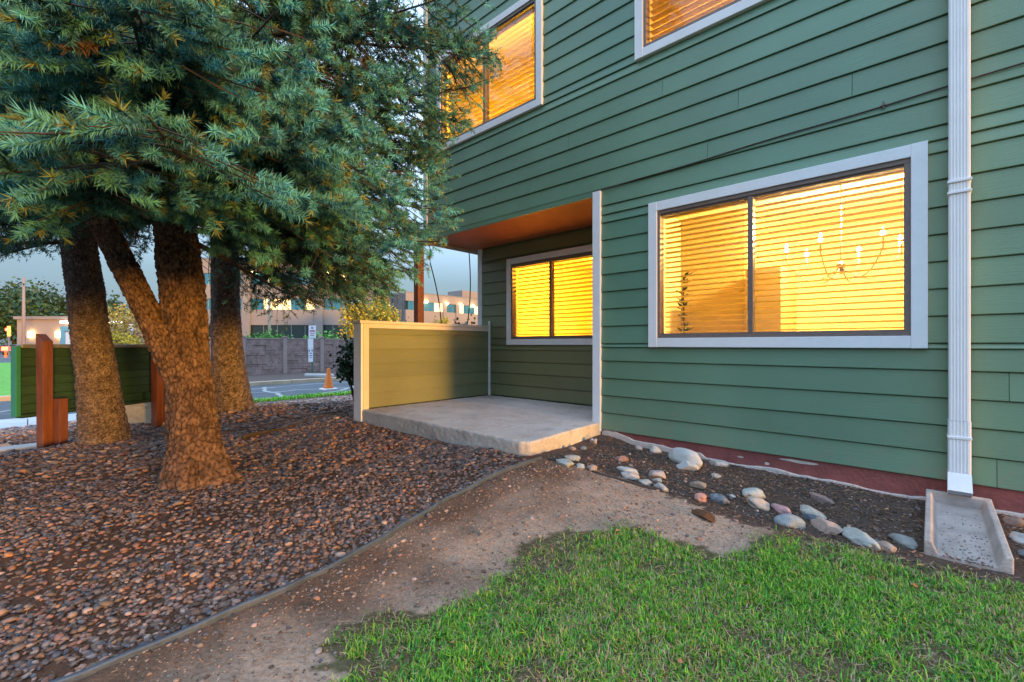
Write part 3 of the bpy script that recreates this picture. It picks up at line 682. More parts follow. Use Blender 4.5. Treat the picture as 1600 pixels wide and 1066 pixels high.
ST = [
 (-2.09,2.87,.085,.05,.04,-.2,PG,W_,'rough','flat greenish grey slab stone nearest the patio corner'),
 (-2.12,3.02,.075,.045,.035,.6,W_,GR,'round','pale oblong stone leaning behind the flat greenish slab by the patio'),
 (-1.96,2.90,.040,.035,.025,0,W_,W_,'round','small white stone beside the pinkish one near the patio corner'),
 (-1.88,2.93,.046,.040,.03,.3,PK,TN,'round','small round pinkish tan stone at the end of the dark soil edge'),
 (-2.36,3.36,.035,.03,.022,0,TN,PK,'round','tiny tan stone tucked against the patio slab'),
 (-2.31,3.46,.032,.028,.022,.4,BL,GR,'round','tiny blue grey stone tucked against the patio slab'),
 (-2.36,3.72,.045,.035,.035,.4,PK,W_,'rough','small speckled pink stone at the inner corner of patio and wall'),
 (-1.88,3.40,.058,.045,.038,.2,(.33,.17,.15),(.42,.26,.22),'rough','dull red lump of stone alone in the dark soil'),
 (-2.01,3.95,.045,.04,.03,0,TN,W_,'round','tan and cream stone near the wall, left of the white boulder'),
 (-1.68,3.13,.085,.045,.035,.3,W_,W_,'round','long white stone lying behind a pinkish egg shaped stone'),
 (-1.61,3.03,.062,.05,.035,.3,(.5,.40,.40),W_,'round','pinkish egg shaped stone leaning on a long white stone'),
 (-1.50,3.22,.085,.06,.045,-.3,W_,PK,'rough','rough knobbly white stone with a stained top'),
 (-1.44,3.12,.045,.026,.02,-.1,W_,GR,'round','small flat white stone in front of the knobbly white stone'),
 (-1.47,2.99,.062,.045,.03,-.2,(.52,.46,.38),W_,'round','cream stone, left one of the touching cream pair'),
 (-1.355,2.99,.078,.04,.03,-.5,(.5,.42,.36),W_,'round','oval cream stone with tan patches, right one of the touching pair'),
 (-1.19,3.23,.062,.035,.035,.2,(.5,.44,.34),BR,'rough','cream and brown broken stone behind the salmon one'),
 (-1.10,3.01,.06,.045,.035,-.4,(.62,.30,.26),(.6,.33,.26),'rough','salmon pink wedge shaped stone'),
 (-.99,3.07,.075,.045,.04,-.5,(.4,.42,.45),DK,'round','long blue grey stone with dark end beside the salmon wedge'),
 (-1.19,3.60,.036,.03,.02,0,TN,W_,'round','small flat tan stone alone in the middle of the soil bed'),
 (-.955,3.22,.022,.018,.015,0,W_,W_,'round','tiny white pebble right of the dark ended stone'),
 (-.855,3.33,.085,.055,.05,1.0,(.42,.48,.46),W_,'round','pale green egg shaped stone tilted up on a speckled one'),
 (-.785,3.18,.072,.055,.045,0,W_,(.6,.38,.25),'round','white speckled stone with a rusty stain'),
 (-.66,3.19,.082,.04,.038,-.7,(.62,.32,.33),(.7,.42,.42),'round','pink speckled loaf shaped stone'),
 (-.585,3.03,.08,.065,.05,.1,(.5,.49,.46),BL,'round','white and blue banded stone by the grass edge'),
 (-.52,3.29,.095,.05,.035,-.5,(.42,.36,.28),W_,'round','long tan grey stone behind the dark blue one'),
 (-.49,3.19,.085,.035,.03,-.4,BL,DK,'round','flat dark blue stone squeezed between tan and orange ones'),
 (-.42,3.11,.09,.06,.045,-.4,(.6,.36,.28),(.55,.45,.4),'rough','craggy pale orange stone by the grass'),
 (-.27,3.07,.12,.055,.045,-.75,PG,W_,'rough','largest flat pale green stone by the grass'),
 (-.09,3.19,.072,.045,.035,-.6,(.42,.39,.37),GR,'round','smooth grey beige stone left of the splash block'),
 (-.155,3.06,.058,.035,.025,-.6,W_,(.5,.25,.15),'rough','small chipped white and rust stone at the grass edge by the splash block'),
 (-.515,3.58,.075,.045,.035,-.4,(.30,.2,.18),(.38,.28,.26),'rough','angular brown red rock halfway between stones and foundation'),
 (.375,3.88,.045,.035,.035,0,(.33,.26,.23),BR,'round','brownish stone by the wall right of the splash block'),
 (.385,3.57,.075,.045,.04,-.5,(.42,.48,.52),W_,'round','blue white stone right of the splash block'),
 (.375,3.38,.045,.04,.03,0,DK,BL,'round','dark blue stone right of the splash block'),
 (.40,3.27,.04,.03,.025,0,TN,W_,'round','small beige stone nearest the grass right of the splash block'),
 (.50,3.45,.06,.05,.04,.3,(.40,.28,.25),W_,'round','dusty pink stone at the far right beyond the splash block'),
 (-1.50,3.80,.185,.10,.10,-.25,(.62,.61,.59),W_,'round','biggest smooth white boulder against the foundation'),
 (-1.86,3.98,.055,.045,.045,0,W_,W_,'round','white stone touching the upper left side of the big boulder'),
 (-1.42,3.64,.085,.06,.05,.2,(.55,.55,.55),W_,'rough','speckled white stone in front of the big white boulder'),
 (-1.30,3.97,.085,.045,.04,.2,(.5,.5,.52),W_,'rough','grey white lump behind the right end of the big boulder'),
]
for i, (x, y, a, b2, c, rz, c1, c2, kd, lab) in enumerate(ST):
    o = inst('stone', stone_mesh(100+i, kd), (x, y, g1(x, y)+c*.28), (0, rf.uniform(-.15, .15), rz-.1), (a*.9, b2*.88, c*.85))
    o.data.materials.append(stone_mat(c1, c2)); tag(o, lab, 'stone', 'stones edging the soil bed under the wide window')
# bark chunk
o = inst('bark_chunk', stone_mesh(77, 'rough'), (-.98, 2.75, g1(-.98, 2.75)+.008), (0, 0, -.6), (.085, .04, .018)); o.data.materials.append(stone_mat((.10, .035, .015), (.2, .09, .04))); tag(o, 'flat chunk of red brown bark on the bare dirt before the stones', 'bark')

# ---------------------------------------------------------------- edging strips
def strip(name, P, w, h, m_, lab, cat):
    b_ = MB(); P = [Vector(p) for p in P]
    Q = []
    for i in range(len(P)-1):
        for k in range(6): Q.append(P[i].lerp(P[i+1], k/6))
    Q.append(P[-1])
    for i, p in enumerate(Q):
        d = (Q[min(i+1, len(Q)-1)]-Q[max(i-1, 0)]).normalized(); nn = Vector((-d.y, d.x)); wob = .004*math.sin(i*.9); zz = g1(p.x, p.y)+.004*math.sin(i*.35)
        for s_, z_ in ((-w/2, -.05), (-w/2, h*.7), (-w*.3, h), (w*.3, h), (w/2, h*.7), (w/2, -.05)):
            b_.v.append((p.x+nn.x*(s_+wob), p.y+nn.y*(s_+wob), zz+z_))
    for i in range(len(Q)-1):
        for k in range(5): a = i*6+k; b_.f.append((a, a+1, a+7, a+6))
    b_.f += [tuple(range(6)), tuple(reversed(range((len(Q)-1)*6, len(Q)*6)))]
    return tag(b_.build(name, m_, smooth=False), lab, cat)
strip('lawn_edging', EDGE, .021, .020, M['edging'], 'grey plastic edging strip snaking between gravel and dirt', 'edging')
M['edgedk'] = mat('dirty_edging', (.07, .055, .05), .7, .3, 20, .4)
strip('bed_edging', [(-2.25, 2.86), (-2.084, 2.90), (-1.8, 2.90), (-1.553, 2.915), (-1.33, 2.95)], .014, .012, M['edgedk'], 'short dark buried edging below the first stones', 'edging')

# ---------------------------------------------------------------- gravel, litter, grass (uncountable)
def ico():
    t_ = (1+5**.5)/2; V = np.array([(-1,t_,0),(1,t_,0),(-1,-t_,0),(1,-t_,0),(0,-1,t_),(0,1,t_),(0,-1,-t_),(0,1,-t_),(t_,0,-1),(t_,0,1),(-t_,0,-1),(-t_,0,1)], float)/math.sqrt(1+t_*t_)
    F = np.array([(0,11,5),(0,5,1),(0,1,7),(0,7,10),(0,10,11),(1,5,9),(5,11,4),(11,10,2),(10,7,6),(7,1,8),(3,9,4),(3,4,2),(3,2,6),(3,6,8),(3,8,9),(4,9,5),(2,4,11),(6,2,10),(8,6,7),(9,8,1)]); return V, F
IV, IF = ico()
CUBV = np.array([(x, y, z) for z in (-.6, .6) for y in (-.7, .7) for x in (-.7, .7)]); CUBF = np.array([(0,2,3),(0,3,1),(4,5,7),(4,7,6),(0,1,5),(0,5,4),(2,6,7),(2,7,3),(0,4,6),(0,6,2),(1,3,7),(1,7,5)])
def scatter(P, size, cols, tmpl, rng, flat=.55, jit=.36):
    V0, F0 = tmpl; n = len(P); k = len(V0)
    V = V0[None]*(1+rng.uniform(-jit, jit, (n, k, 1)))
    sc_ = np.stack([rng.uniform(.75, 1.35, n), rng.uniform(.6, 1., n), rng.uniform(flat*.6, flat*1.3, n)], 1)*size[:, None]
    V = V*sc_[:, None, :]
    a = rng.uniform(0, 6.283, n); tl = rng.normal(0, .3, n)
    ct, s_t = np.cos(tl)[:, None], np.sin(tl)[:, None]
    x, y, z = V[..., 0], V[..., 1], V[..., 2]; y, z = y*ct-z*s_t, y*s_t+z*ct
    ca, sa = np.cos(a)[:, None], np.sin(a)[:, None]; x, y = x*ca-y*sa, x*sa+y*ca
    V = np.stack([x, y, z], -1)+P[:, None, :]
    F = F0[None]+(np.arange(n)*k)[:, None, None]
    return V.reshape(-1, 3), F.reshape(-1, 3), np.repeat(cols, k, 0)
TR = np.array([(-3.9, .846, .2), (-6.34, .534, .2), (-7.815, 2.122, .22)])
def gravel_ok(X, Y):
    ok = (X < edge_x(Y)-.02) & (X > -10.3)
    ok &= ~((X > -5.36) & (Y > 2.79) & (Y < 6)) & ~((X > -2.5) & (Y > 2.75))
    for tx_, ty_, tr_ in TR: ok &= (X-tx_)**2+(Y-ty_)**2 > tr_*tr_
    f = FW[0]*X+FW[1]*Y; r = RT[0]*X+RT[1]*Y
    return ok, f, r
PAL = np.array([(.30,.16,.13),(.26,.19,.17),(.36,.20,.16),(.17,.13,.13),(.12,.11,.13),(.20,.15,.12),(.33,.26,.24),(.42,.27,.22),(.16,.16,.19),(.24,.13,.09),(.48,.34,.28),(.15,.10,.08),(.22,.17,.16),(.42,.22,.12)])
allV, allF, allC = [], [], []; nv = 0
def add(t3):
    global nv
    V, F, C = t3; allV.append(V); allF.append(F+nv); allC.append(C); nv += len(V)
def pts_in(n, x0, x1, y0, y1, rng): return rng.uniform(x0, x1, n), rng.uniform(y0, y1, n)
def put_gravel(n, x0, x1, y0, y1, flo, fhi, s0, s1, tmpl, rng):
    X, Y = pts_in(n, x0, x1, y0, y1, rng); ok, f, r = gravel_ok(X, Y); ok &= (f > flo) & (f <= fhi) & (np.abs(r) < f*1.35+.3)
    X, Y = X[ok], Y[ok]; s = rng.uniform(s0, s1, len(X))*np.where(rng.random(len(X)) < .06, 1.5, 1)
    dens = fbm2(X, Y, 1.6, 21); keep = rng.random(len(X)) < np.clip(.5+(dens-.38)*3.2, .22, 1); X, Y, s, dens = X[keep], Y[keep], s[keep], dens[keep]
    Z = near_z(X, Y)+s*rng.uniform(-.1, .55, len(X)); C = PAL[rng.integers(0, len(PAL), len(X))]*rng.uniform(.7, 1.25, (len(X), 1))
    far_ = np.clip((3.2-(X+9.5))/3, 0, 1)[:, None]; C = C*(1-far_*.0)+np.array((.3, .2, .17))*far_*.0
    C = C*np.array((1.07, .96, .91)); C = np.where((X < -7.9)[:, None], C*1.5+.04, C)
    add(scatter(np.stack([X, Y, Z], 1), s, C, tmpl, rng))
rg = np.random.default_rng(3)
put_gravel(44000, -6.2, -1.9, -.5, 2.9, 1.0, 3.4, .008, .0165, (IV, IF), rg)
put_gravel(62000, -8.6, -1.9, -1.4, 4.2, 3.4, 5.8, .013, .022, (CUBV, CUBF), rg)
put_gravel(46000, -10.3, -4, -2.2, 11, 5.8, 13, .018, .032, (CUBV, CUBF), rg)
put_gravel(9000, -5.5, -2.1, -3, -.3, -5, 9, .015, .025, (CUBV, CUBF), rg)
V, F, C = np.concatenate(allV), np.concatenate(allF), np.concatenate(allC)
tag(npmesh('gravel', V, F, M['pebble'], colors=C), 'mixed red, grey and tan gravel covering the bed under the spruces', 'gravel', kind='stuff')
allV, allF, allC = [], [], []; nv = 0
# pebbles strewn on the dirt, thinning away from the edging
X, Y = pts_in(9000, -2.2, .3, .0, 4.05, rg); d = X-edge_x(Y)
ok = (d > .02) & ~inpoly(X, Y, LAWN) & (rg.random(len(X)) < np.where(inpoly(X, Y, MULCH), .22, np.clip(.55*np.exp(-np.abs(d)/.22)+.06, 0, 1))) & ~((X < -2.4) & (Y > 2.75)) & ~((X > -.02) & (X < .33) & (Y > 3))
X, Y = X[ok], Y[ok]; s = rg.uniform(.004, .010, len(X))*np.where(rg.random(len(X)) < .2, 1.7, 1); C = PAL[rg.integers(0, len(PAL), len(X))]*rg.uniform(.9, 1.6, (len(X), 1))
add(scatter(np.stack([X, Y, near_z(X, Y)+s*.2], 1), s, np.clip(C, 0, .7), (IV, IF), rg))
# fine crumbs
X, Y = pts_in(60000, -2.4, .8, .2, 4.05, rg); ok = (X > edge_x(Y)) & ~((X < -2.4) & (Y > 2.75)) & ~((X > -.02) & (X < .33) & (Y > 3)) & (rg.random(len(X)) < np.where(inpoly(X, Y, MULCH), 1., .45))
X, Y = X[ok], Y[ok]; s = rg.uniform(.002, .0048, len(X))*np.where(rg.random(len(X)) < .10, 2.4, 1); mu = inpoly(X, Y, MULCH)
C = np.where(mu[:, None], np.array((.13, .09, .075)), np.array((.36, .24, .18)))*rg.uniform(.3, 1.7, (len(X), 1))
add(scatter(np.stack([X, Y, near_z(X, Y)+s*.3], 1), s, C, (CUBV, CUBF), rg))
V, F, C = np.concatenate(allV), np.concatenate(allF), np.concatenate(allC)
tag(npmesh('loose_grit', V, F, M['pebble'], colors=C), 'small pebbles and crumbs strewn over the bare dirt', 'grit', kind='stuff')

def slivers(X, Y, Z, L_, wd, C, rng, tilt=.25):
    n = len(X); a = rng.uniform(0, 6.283, n); el = rng.normal(0, tilt, n)
    d = np.stack([np.cos(a)*np.cos(el), np.sin(a)*np.cos(el), np.sin(el)], 1)*L_[:, None]; s_ = np.stack([-np.sin(a), np.cos(a), rng.normal(0, .4, n)], 1)*wd[:, None]
    P = np.stack([X, Y, Z], 1); V = np.stack([P-s_, P+s_, P+d+s_*.5, P+d-s_*.5], 1).reshape(-1, 3)
    F = (np.arange(n)*4)[:, None]+np.array([0, 1, 2, 3]); return V, F, np.repeat(C, 4, 0)
# needle and chip litter
X, Y = pts_in(42000, -6.5, .9, -.4, 4.05, rg); mu = inpoly(X, Y, MULCH) & ~((X < -2.4) & (Y > 2.7)); gr, f, r = gravel_ok(X, Y); dirt = (X > edge_x(Y)) & ~mu
ok = (mu & (rg.random(len(X)) < .8)) | gr | (dirt & (rg.random(len(X)) < .6) & ~((X < -2.4) & (Y > 2.7))); ok &= ~((X > .0) & (X < .31) & (Y > 3.25) & (Y < 4))
ok &= (np.abs(r) < f*1.3)
X, Y, mu = X[ok], Y[ok], mu[ok]
L_ = np.where(mu, rg.uniform(.008, .035, len(X)), rg.uniform(.01, .03, len(X))); wd = np.where(mu, rg.uniform(.001, .004, len(X)), rg.uniform(.0006, .0014, len(X)))
C = np.array((.22, .11, .06))*rg.uniform(.5, 1.8, (len(X), 1)); C[rg.random(len(X)) < .15] = (.38, .27, .19)
V, F, C = slivers(X, Y, near_z(X, Y)+.004+rg.uniform(0, .012, len(X)), L_, wd, C, rg)
tag(npmesh('needle_litter', V, F, M['leafy'], colors=C), 'fallen brown needles and bark chips over soil and gravel', 'litter', kind='stuff')
# grit in the trough of the splash block
X, Y = rg.uniform(.055, .235, 260), 3.11+.8*rg.random(260)**3.2; s = rg.uniform(.002, .006, 260)
V, F, C = scatter(np.stack([X, Y, .042+.05*(Y-3.03)/.93+s*.3-.006], 1), s, PAL[rg.integers(0, len(PAL), 260)]*.9, (CUBV, CUBF), rg)
tag(npmesh('trough_grit', V, F, M['pebble'], colors=C), 'grit and chips washed into the splash block', 'grit', kind='stuff')

# grass
def grass(n, x0, x1, y0, y1, mask, h0, h1, wid, rng, seed=0, dens_fn=None):
    X, Y = pts_in(n, x0, x1, y0, y1, rng); ok = mask(X, Y)
    if dens_fn is not None: ok &= rng.random(n) < dens_fn(X, Y)
    X, Y = X[ok], Y[ok]; n = len(X); cl = fbm2(X, Y, 7, 31+seed); cl2 = fbm2(X, Y, 2.2, 41+seed)
    h = rng.uniform(h0, h1, n)*(.6+.9*cl); a = rng.uniform(0, 6.283, n); lean = rng.uniform(.15, 1.1, n)
    d = np.stack([np.cos(a), np.sin(a)], 1); sd_ = np.stack([-np.sin(a), np.cos(a)], 1)*wid*rng.uniform(.6, 1.2, (n, 1)); Z = near_z(X, Y)-.004
    P = np.stack([X, Y], 1); V = np.zeros((n, 5, 3))
    m1 = P+d*(h*lean*.3)[:, None]; tp_ = P+d*(h*lean*.95)[:, None]
    V[:, 0, :2] = P-sd_; V[:, 1, :2] = P+sd_; V[:, 2, :2] = m1+sd_*.8; V[:, 3, :2] = m1-sd_*.8; V[:, 4, :2] = tp_
    V[:, 0, 2] = V[:, 1, 2] = Z; V[:, 2, 2] = V[:, 3, 2] = Z+h*.55; V[:, 4, 2] = Z+h*np.clip(1.05-lean*.45, .3, 1)
    F = (np.arange(n)*5)[:, None, None]+np.array([(0, 1, 2), (0, 2, 3), (3, 2, 4)])[None]
    g_ = np.array((.14, .41, .03)); yv = np.array((.32, .46, .045)); dry = np.array((.42, .31, .17)); dg = np.array((.05, .23, .04))
    u = rng.random(n); C = np.where((u < .5)[:, None], g_, np.where((u < .74)[:, None], yv, dg)); dd = rng.random(n) < np.clip(.55-cl2*.75, .05, .5); C = np.where(dd[:, None], dry, C)*rng.uniform(.7, 1.35, (n, 1))
    Cv = np.repeat(C[:, None, :], 5, 1)
    return V.reshape(-1, 3), F.reshape(-1, 3), Cv.reshape(-1, 3)
def lawn_mask(X, Y): return inpoly(X+(fbm2(X, Y, 9, 51)-.5)*.30+(fbm2(X, Y, 40, 53)-.5)*.16, Y+(fbm2(X, Y, 8, 52)-.5)*.30+(fbm2(X, Y, 36, 54)-.5)*.16, LAWN) & ~((X > -.03) & (X < .34) & (Y > 3.0))
def lawn_view(X, Y):
    f = FW[0]*X+FW[1]*Y; r = RT[0]*X+RT[1]*Y
    return lawn_mask(X, Y) & (f > 1.2) & (np.abs(r) < f*1.2+.05)
def lawn_d(X, Y):
    n = fbm2(X, Y, 4.5, 61); b = np.clip((n-.36)*4.5, .10, 1)
    k = sum(inpoly(X+a_+(fbm2(X, Y, 14, 57)-.5)*.2, Y+b_, LAWN).astype(float) for a_, b_ in ((-.09, .0), (-.04, .08), (.0, .13), (-.14, .05)))/4
    tu = np.clip((fbm2(X, Y, 16, 66)-.36)*5, .25, 1); e = np.clip((X+1.75)/.4, .45, 1); return np.clip(b*1.5, 0, 1)*e*(.08+.92*k)*np.clip(tu*1.4, 0, 1)
gs = [grass(330000, -1.85, .9, .35, 3.2, lawn_view, .016, .042, .0024, rg, 0, lawn_d), grass(26000, .7, 3.4, -2, 3.2, lawn_mask, .02, .055, .003, rg, 1, lawn_d), grass(22000, -1.4, 1.5, -2.5, .4, lawn_mask, .02, .055, .003, rg, 2, lawn_d)]
off = 0; VV, FF, CC = [], [], []
for V, F, C in gs: VV.append(V); FF.append(F+off); CC.append(C); off += len(V)
tag(npmesh('lawn_grass', np.concatenate(VV), np.concatenate(FF), M['grass'], colors=np.concatenate(CC)), 'patchy short green lawn at the lower right', 'grass', kind='stuff')
X, Y = pts_in(30000, -1.8, .9, .35, 3.2, rg); ok = lawn_view(X, Y); X, Y = X[ok], Y[ok]; n_ = len(X)
V, F, C = slivers(X, Y, near_z(X, Y)+rg.uniform(.0, .018, n_), rg.uniform(.012, .045, n_), rg.uniform(.0006, .0013, n_), np.array((.42, .32, .18))*rg.uniform(.4, 1.3, (n_, 1)), rg, .3)
tag(npmesh('lawn_thatch', V, F, M['leafy'], colors=C), 'dead straw coloured thatch lying among the lawn grass', 'thatch', kind='stuff')
def verge_mask(X, Y): return (X > -11.3)
V, F, C = grass(9000, -11.32, -10.75, 3.2, 14, verge_mask, .05, .10, .006, rg, 4)
tag(npmesh('verge_grass', V, F, M['grass'], colors=C*np.array((1.3, 1.6, .8))), 'bright strip of grass along the near kerb', 'grass', kind='stuff')

# fallen leaves on the lawn
b_ = MB(); lf = None
def leaf_me(seed):
    r = random.Random(seed); b_ = MB(); n = 9; L_ = []
    for i in range(n):
        t_ = i/(n-1); w = math.sin(math.pi*t_)**.7*.34; L_.append((t_-.5, w, .12*math.sin(t_*3+seed)))
    b_.v = [(p[0], -p[1], p[2]+.14*p[1]) for p in L_]+[(p[0], 0, p[2]) for p in L_]+[(p[0], p[1], p[2]+.2*p[1]) for p in L_]
    for i in range(n-1): b_.f += [(i, i+1, n+i+1, n+i), (n+i, n+i+1, 2*n+i+1, 2*n+i)]
    me = bpy.data.meshes.new('fallen_leaf'); me.from_pydata(b_.v, [], b_.f); me.update(); return me
LM = [leaf_me(i) for i in range(4)]; LC = [mat('dry_leaf_tan', (.50, .27, .09), .6, .2, 12, rnd=.3), mat('dry_leaf_brown', (.28, .11, .05), .6, .2, 12, rnd=.3)]
for i, me in enumerate(LM): me.materials.append(LC[i % 2])
rl = random.Random(21)
for i in range(26):
    while True:
        x, y = rl.uniform(-1.6, .6), rl.uniform(.6, 2.9)
        if inpoly(np.array([x]), np.array([y]), LAWN)[0]: break
    o = inst('fallen_leaf', LM[i % 4], (x, y, g1(x, y)+.022), (rl.uniform(-.5, .5), rl.uniform(-.5, .5), rl.uniform(0, 6.3)), (s:=rl.uniform(.018, .034), s, s))
    tag(o, 'small dry leaf lying in the lawn', 'leaf', 'dry leaves scattered over the lawn')

# ---------------------------------------------------------------- spruces: bark with real plates
def worley(u, v, nu, seed):
    iu, iv = np.floor(u).astype(int), np.floor(v).astype(int); f1 = np.full(u.shape, 9.); f2 = np.full(u.shape, 9.); idv = np.zeros(u.shape)
    for du in (-1, 0, 1):
        for dv_ in (-1, 0, 1):
            cu, cv = iu+du, iv+dv_; k = (cu % nu)*7919+cv*104729+seed*31
            h1 = np.modf(np.sin(k*12.9898)*43758.5453)[0]; h2 = np.modf(np.sin(k*78.233+4)*24634.6345)[0]; h1 = np.abs(h1); h2 = np.abs(h2)
            d = (cu+h1-u)**2+(cv+h2-v)**2; d = np.sqrt(d); cl = d < f1
            f2 = np.where(cl, f1, np.minimum(f2, d)); idv = np.where(cl, h1+h2, idv); f1 = np.where(cl, d, f1)
    return f1, f2, np.modf(idv*7.77)[0]
def bark_mat(name, c0, c1):
    m, t, b = shader(name); N, L = t.nodes, t.links; b.inputs['Roughness'].default_value = .9; b.inputs['Specular IOR Level'].default_value = .2
    tc = N.new('ShaderNodeTexCoord'); a = N.new('ShaderNodeAttribute'); a.attribute_name = 'col'
    n = N.new('ShaderNodeTexNoise'); n.inputs['Scale'].default_value = 14; n.inputs['Detail'].default_value = 8; n.inputs['Roughness'].default_value = .7; L.new(tc.outputs['Object'], n.inputs[0])
    r = N.new('ShaderNodeValToRGB'); r.color_ramp.elements[0].position = .32; r.color_ramp.elements[1].position = .7; r.color_ramp.elements[0].color = (*c0, 1); r.color_ramp.elements[1].color = (*c1, 1); L.new(n.outputs[0], r.inputs[0])
    q = N.new('ShaderNodeMix'); q.data_type = 'RGBA'; q.blend_type = 'MULTIPLY'; q.inputs[0].default_value = 1; L.new(r.outputs[0], q.inputs['A']); L.new(a.outputs['Color'], q.inputs['B']); L.new(q.outputs['Result'], b.inputs['Base Color'])
    n2 = N.new('ShaderNodeTexNoise'); n2.inputs['Scale'].default_value = 70; n2.inputs['Detail'].default_value = 6; L.new(tc.outputs['Object'], n2.inputs[0])
    bp = N.new('ShaderNodeBump'); bp.inputs['Strength'].default_value = .8; bp.inputs['Distance'].default_value = .012; L.new(n2.outputs[0], bp.inputs['Height']); L.new(bp.outputs[0], b.inputs['Normal'])
    return m
def bark_tube(name, P, cell, depth, m_, parent, origin, seed, seg=130, dz=.009, ztop_fine=2.5, flare=None):
    """P: list of (x, y, z, radius) along the axis"""
    P = np.array(P, float); S = np.concatenate([[0], np.cumsum(np.linalg.norm(np.diff(P[:, :3], axis=0), axis=1))])
    zf = np.interp(ztop_fine, P[:, 2], S) if P[-1, 2] > ztop_fine else S[-1]
    s = np.concatenate([np.arange(0, zf, dz), np.linspace(zf, S[-1], max(3, int((S[-1]-zf)/.08)))])
    Q = np.stack([np.interp(s, S, P[:, k]) for k in range(4)], 1)
    for _ in range(10): Q[1:-1] = (Q[:-2]+Q[2:]+2*Q[1:-1])/4
    T = np.gradient(Q[:, :3], axis=0); T /= np.linalg.norm(T, axis=1)[:, None]
    U = np.cross(T, (0, 1, 0.)); U /= np.linalg.norm(U, axis=1)[:, None]; Wv = np.cross(T, U)
    th = np.linspace(0, 2*math.pi, seg, endpoint=False); TH, SS = np.meshgrid(th, s); RR = np.repeat(Q[:, 3][:, None], seg, 1)
    rm = Q[len(Q)//4, 3]; nu = max(6, int(2*math.pi*rm/cell[0])); u = TH/(2*math.pi)*nu; v = SS/cell[1]
    wu = (fbm2(np.cos(TH).ravel()*3+SS.ravel()*4, np.sin(TH).ravel()*3, 2, seed)-.5).reshape(u.shape); f1, f2, idv = worley(u+wu*1.1, v+wu*1.4, nu, seed)
    e = np.clip((f2-f1)/.30, 0, 1); e = e*e*(3-2*e)
    f1b, f2b, idb = worley(u*2.3+.3, v*2.1+wu, int(nu*2.3), seed+5); e2 = np.clip((f2b-f1b)/.4, 0, 1)
    dsp = depth*.9*(fbm2(TH.ravel()*7*rm/.15, SS.ravel()*3.2, 2.4, seed+9)-.5).reshape(RR.shape)*np.minimum(1, np.minimum(TH, 2*math.pi-TH)/.3)*1.6+depth*(e*(.55+.9*idv)-.6)+depth*.35*(e2-.5)
    lobes = np.zeros_like(RR)
    if flare:
        for (ang, amp, wdt, hgt) in flare:
            dl = (TH-ang+math.pi) % (2*math.pi)-math.pi; lobes += amp*np.exp(-(dl/wdt)**2)*np.exp(-SS/hgt)
    nse = (fbm2(TH.ravel()*.8, SS.ravel(), 2.2, seed+3)-.5).reshape(RR.shape)*.10*rm/.17
    nse *= np.minimum(1, np.minimum(TH, 2*math.pi-TH)/.8)
    r = RR+dsp+lobes+nse*.35
    V = Q[:, None, :3]+(U[:, None]*np.cos(TH)[..., None]+Wv[:, None]*np.sin(TH)[..., None])*r[..., None]
    cshade = (.25+.75*e)*(.72+.5*idv)*(.85+.15*e2)
    C = np.stack([cshade*1.0, cshade*(.97+.06*idb), cshade*(.94+.1*idb)], -1)
    nr = len(s); i = np.arange(nr-1)[:, None]*seg+np.arange(seg)[None]; j = np.arange(nr-1)[:, None]*seg+(np.arange(seg)[None]+1) % seg
    F = np.stack([i.ravel(), j.ravel(), (j+seg).ravel(), (i+seg).ravel()], 1)
    V = V.reshape(-1, 3)-np.array(origin)
    return npmesh(name, V, F, m_, parent, smooth=True, colors=C.reshape(-1, 3))
def axis_pt(px_, f, z): x, y = yard((px_-800)/700*f, f); return x, y, z
BK1 = bark_mat('reddish_spruce_bark', (.08, .047, .037), (.30, .175, .125)); BK2 = bark_mat('grey_brown_spruce_bark', (.09, .062, .056), (.32, .235, .21))

# needle sprigs
def sprig_template(n, L_, nl, nw, seed, curl=0.):
    r = np.random.default_rng(seed); V, F, K = [], [], []
    k3 = 3
    for zz, rad in ((0, .0022), (L_, .0012)):
        for k in range(k3): a = k*2.094; V.append((rad*math.cos(a), rad*math.sin(a), zz)); K.append(-1)
    for k in range(k3): a, b_ = k, (k+1) % k3; F += [(a, b_, b_+3), (a, b_+3, a+3)]
    for i in range(n):
        t_ = (i+.5)/n; z = t_*L_; ph = i*2.39996+r.normal(0, .25); fw_ = r.uniform(.55, 1.0)+(.6 if t_ > .85 else 0)
        el = math.atan2(fw_, 1); l = nl*r.uniform(.8, 1.15)*(1-.25*max(0, t_-.85)/.15)
        d = np.array([math.cos(ph)*math.cos(el), math.sin(ph)*math.cos(el), math.sin(el)]); b0 = np.array([0, 0, z]); tip = b0+d*l
        sv = np.cross(d, r.normal(size=3)); sv /= np.linalg.norm(sv); sv *= nw/2; m0 = len(V)
        mid = b0+d*l*.6
        V += [tuple(b0-sv*.7), tuple(b0+sv*.7), tuple(mid+sv), tuple(tip)]; K += [0, 0, .5, 1]; F += [(m0, m0+1, m0+2), (m0, m0+2, m0+3)]
    return np.array(V), np.array(F), np.array(K)
def tri_template(n, L_, nl, nw, seed, e0=.3, e1=.8):
    r = np.random.default_rng(seed); V, F, K = [], [], []
    for i in range(n):
        t_ = (i+.5)/n; z = t_*L_; ph = i*2.39996+r.normal(0, .3); el = r.uniform(e0, e1)+(.45 if t_ > .86 else 0); l = nl*r.uniform(.8, 1.2)
        d = np.array([math.cos(ph)*math.cos(el), math.sin(ph)*math.cos(el), math.sin(el)]); b0 = np.array([0, 0, z]); sv = np.cross(d, r.normal(size=3)); sv /= np.linalg.norm(sv); sv *= nw/2; m0 = len(V)
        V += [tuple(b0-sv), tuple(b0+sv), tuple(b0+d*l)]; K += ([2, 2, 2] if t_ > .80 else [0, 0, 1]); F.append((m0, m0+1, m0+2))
    return np.array(V), np.array(F), np.array(K)
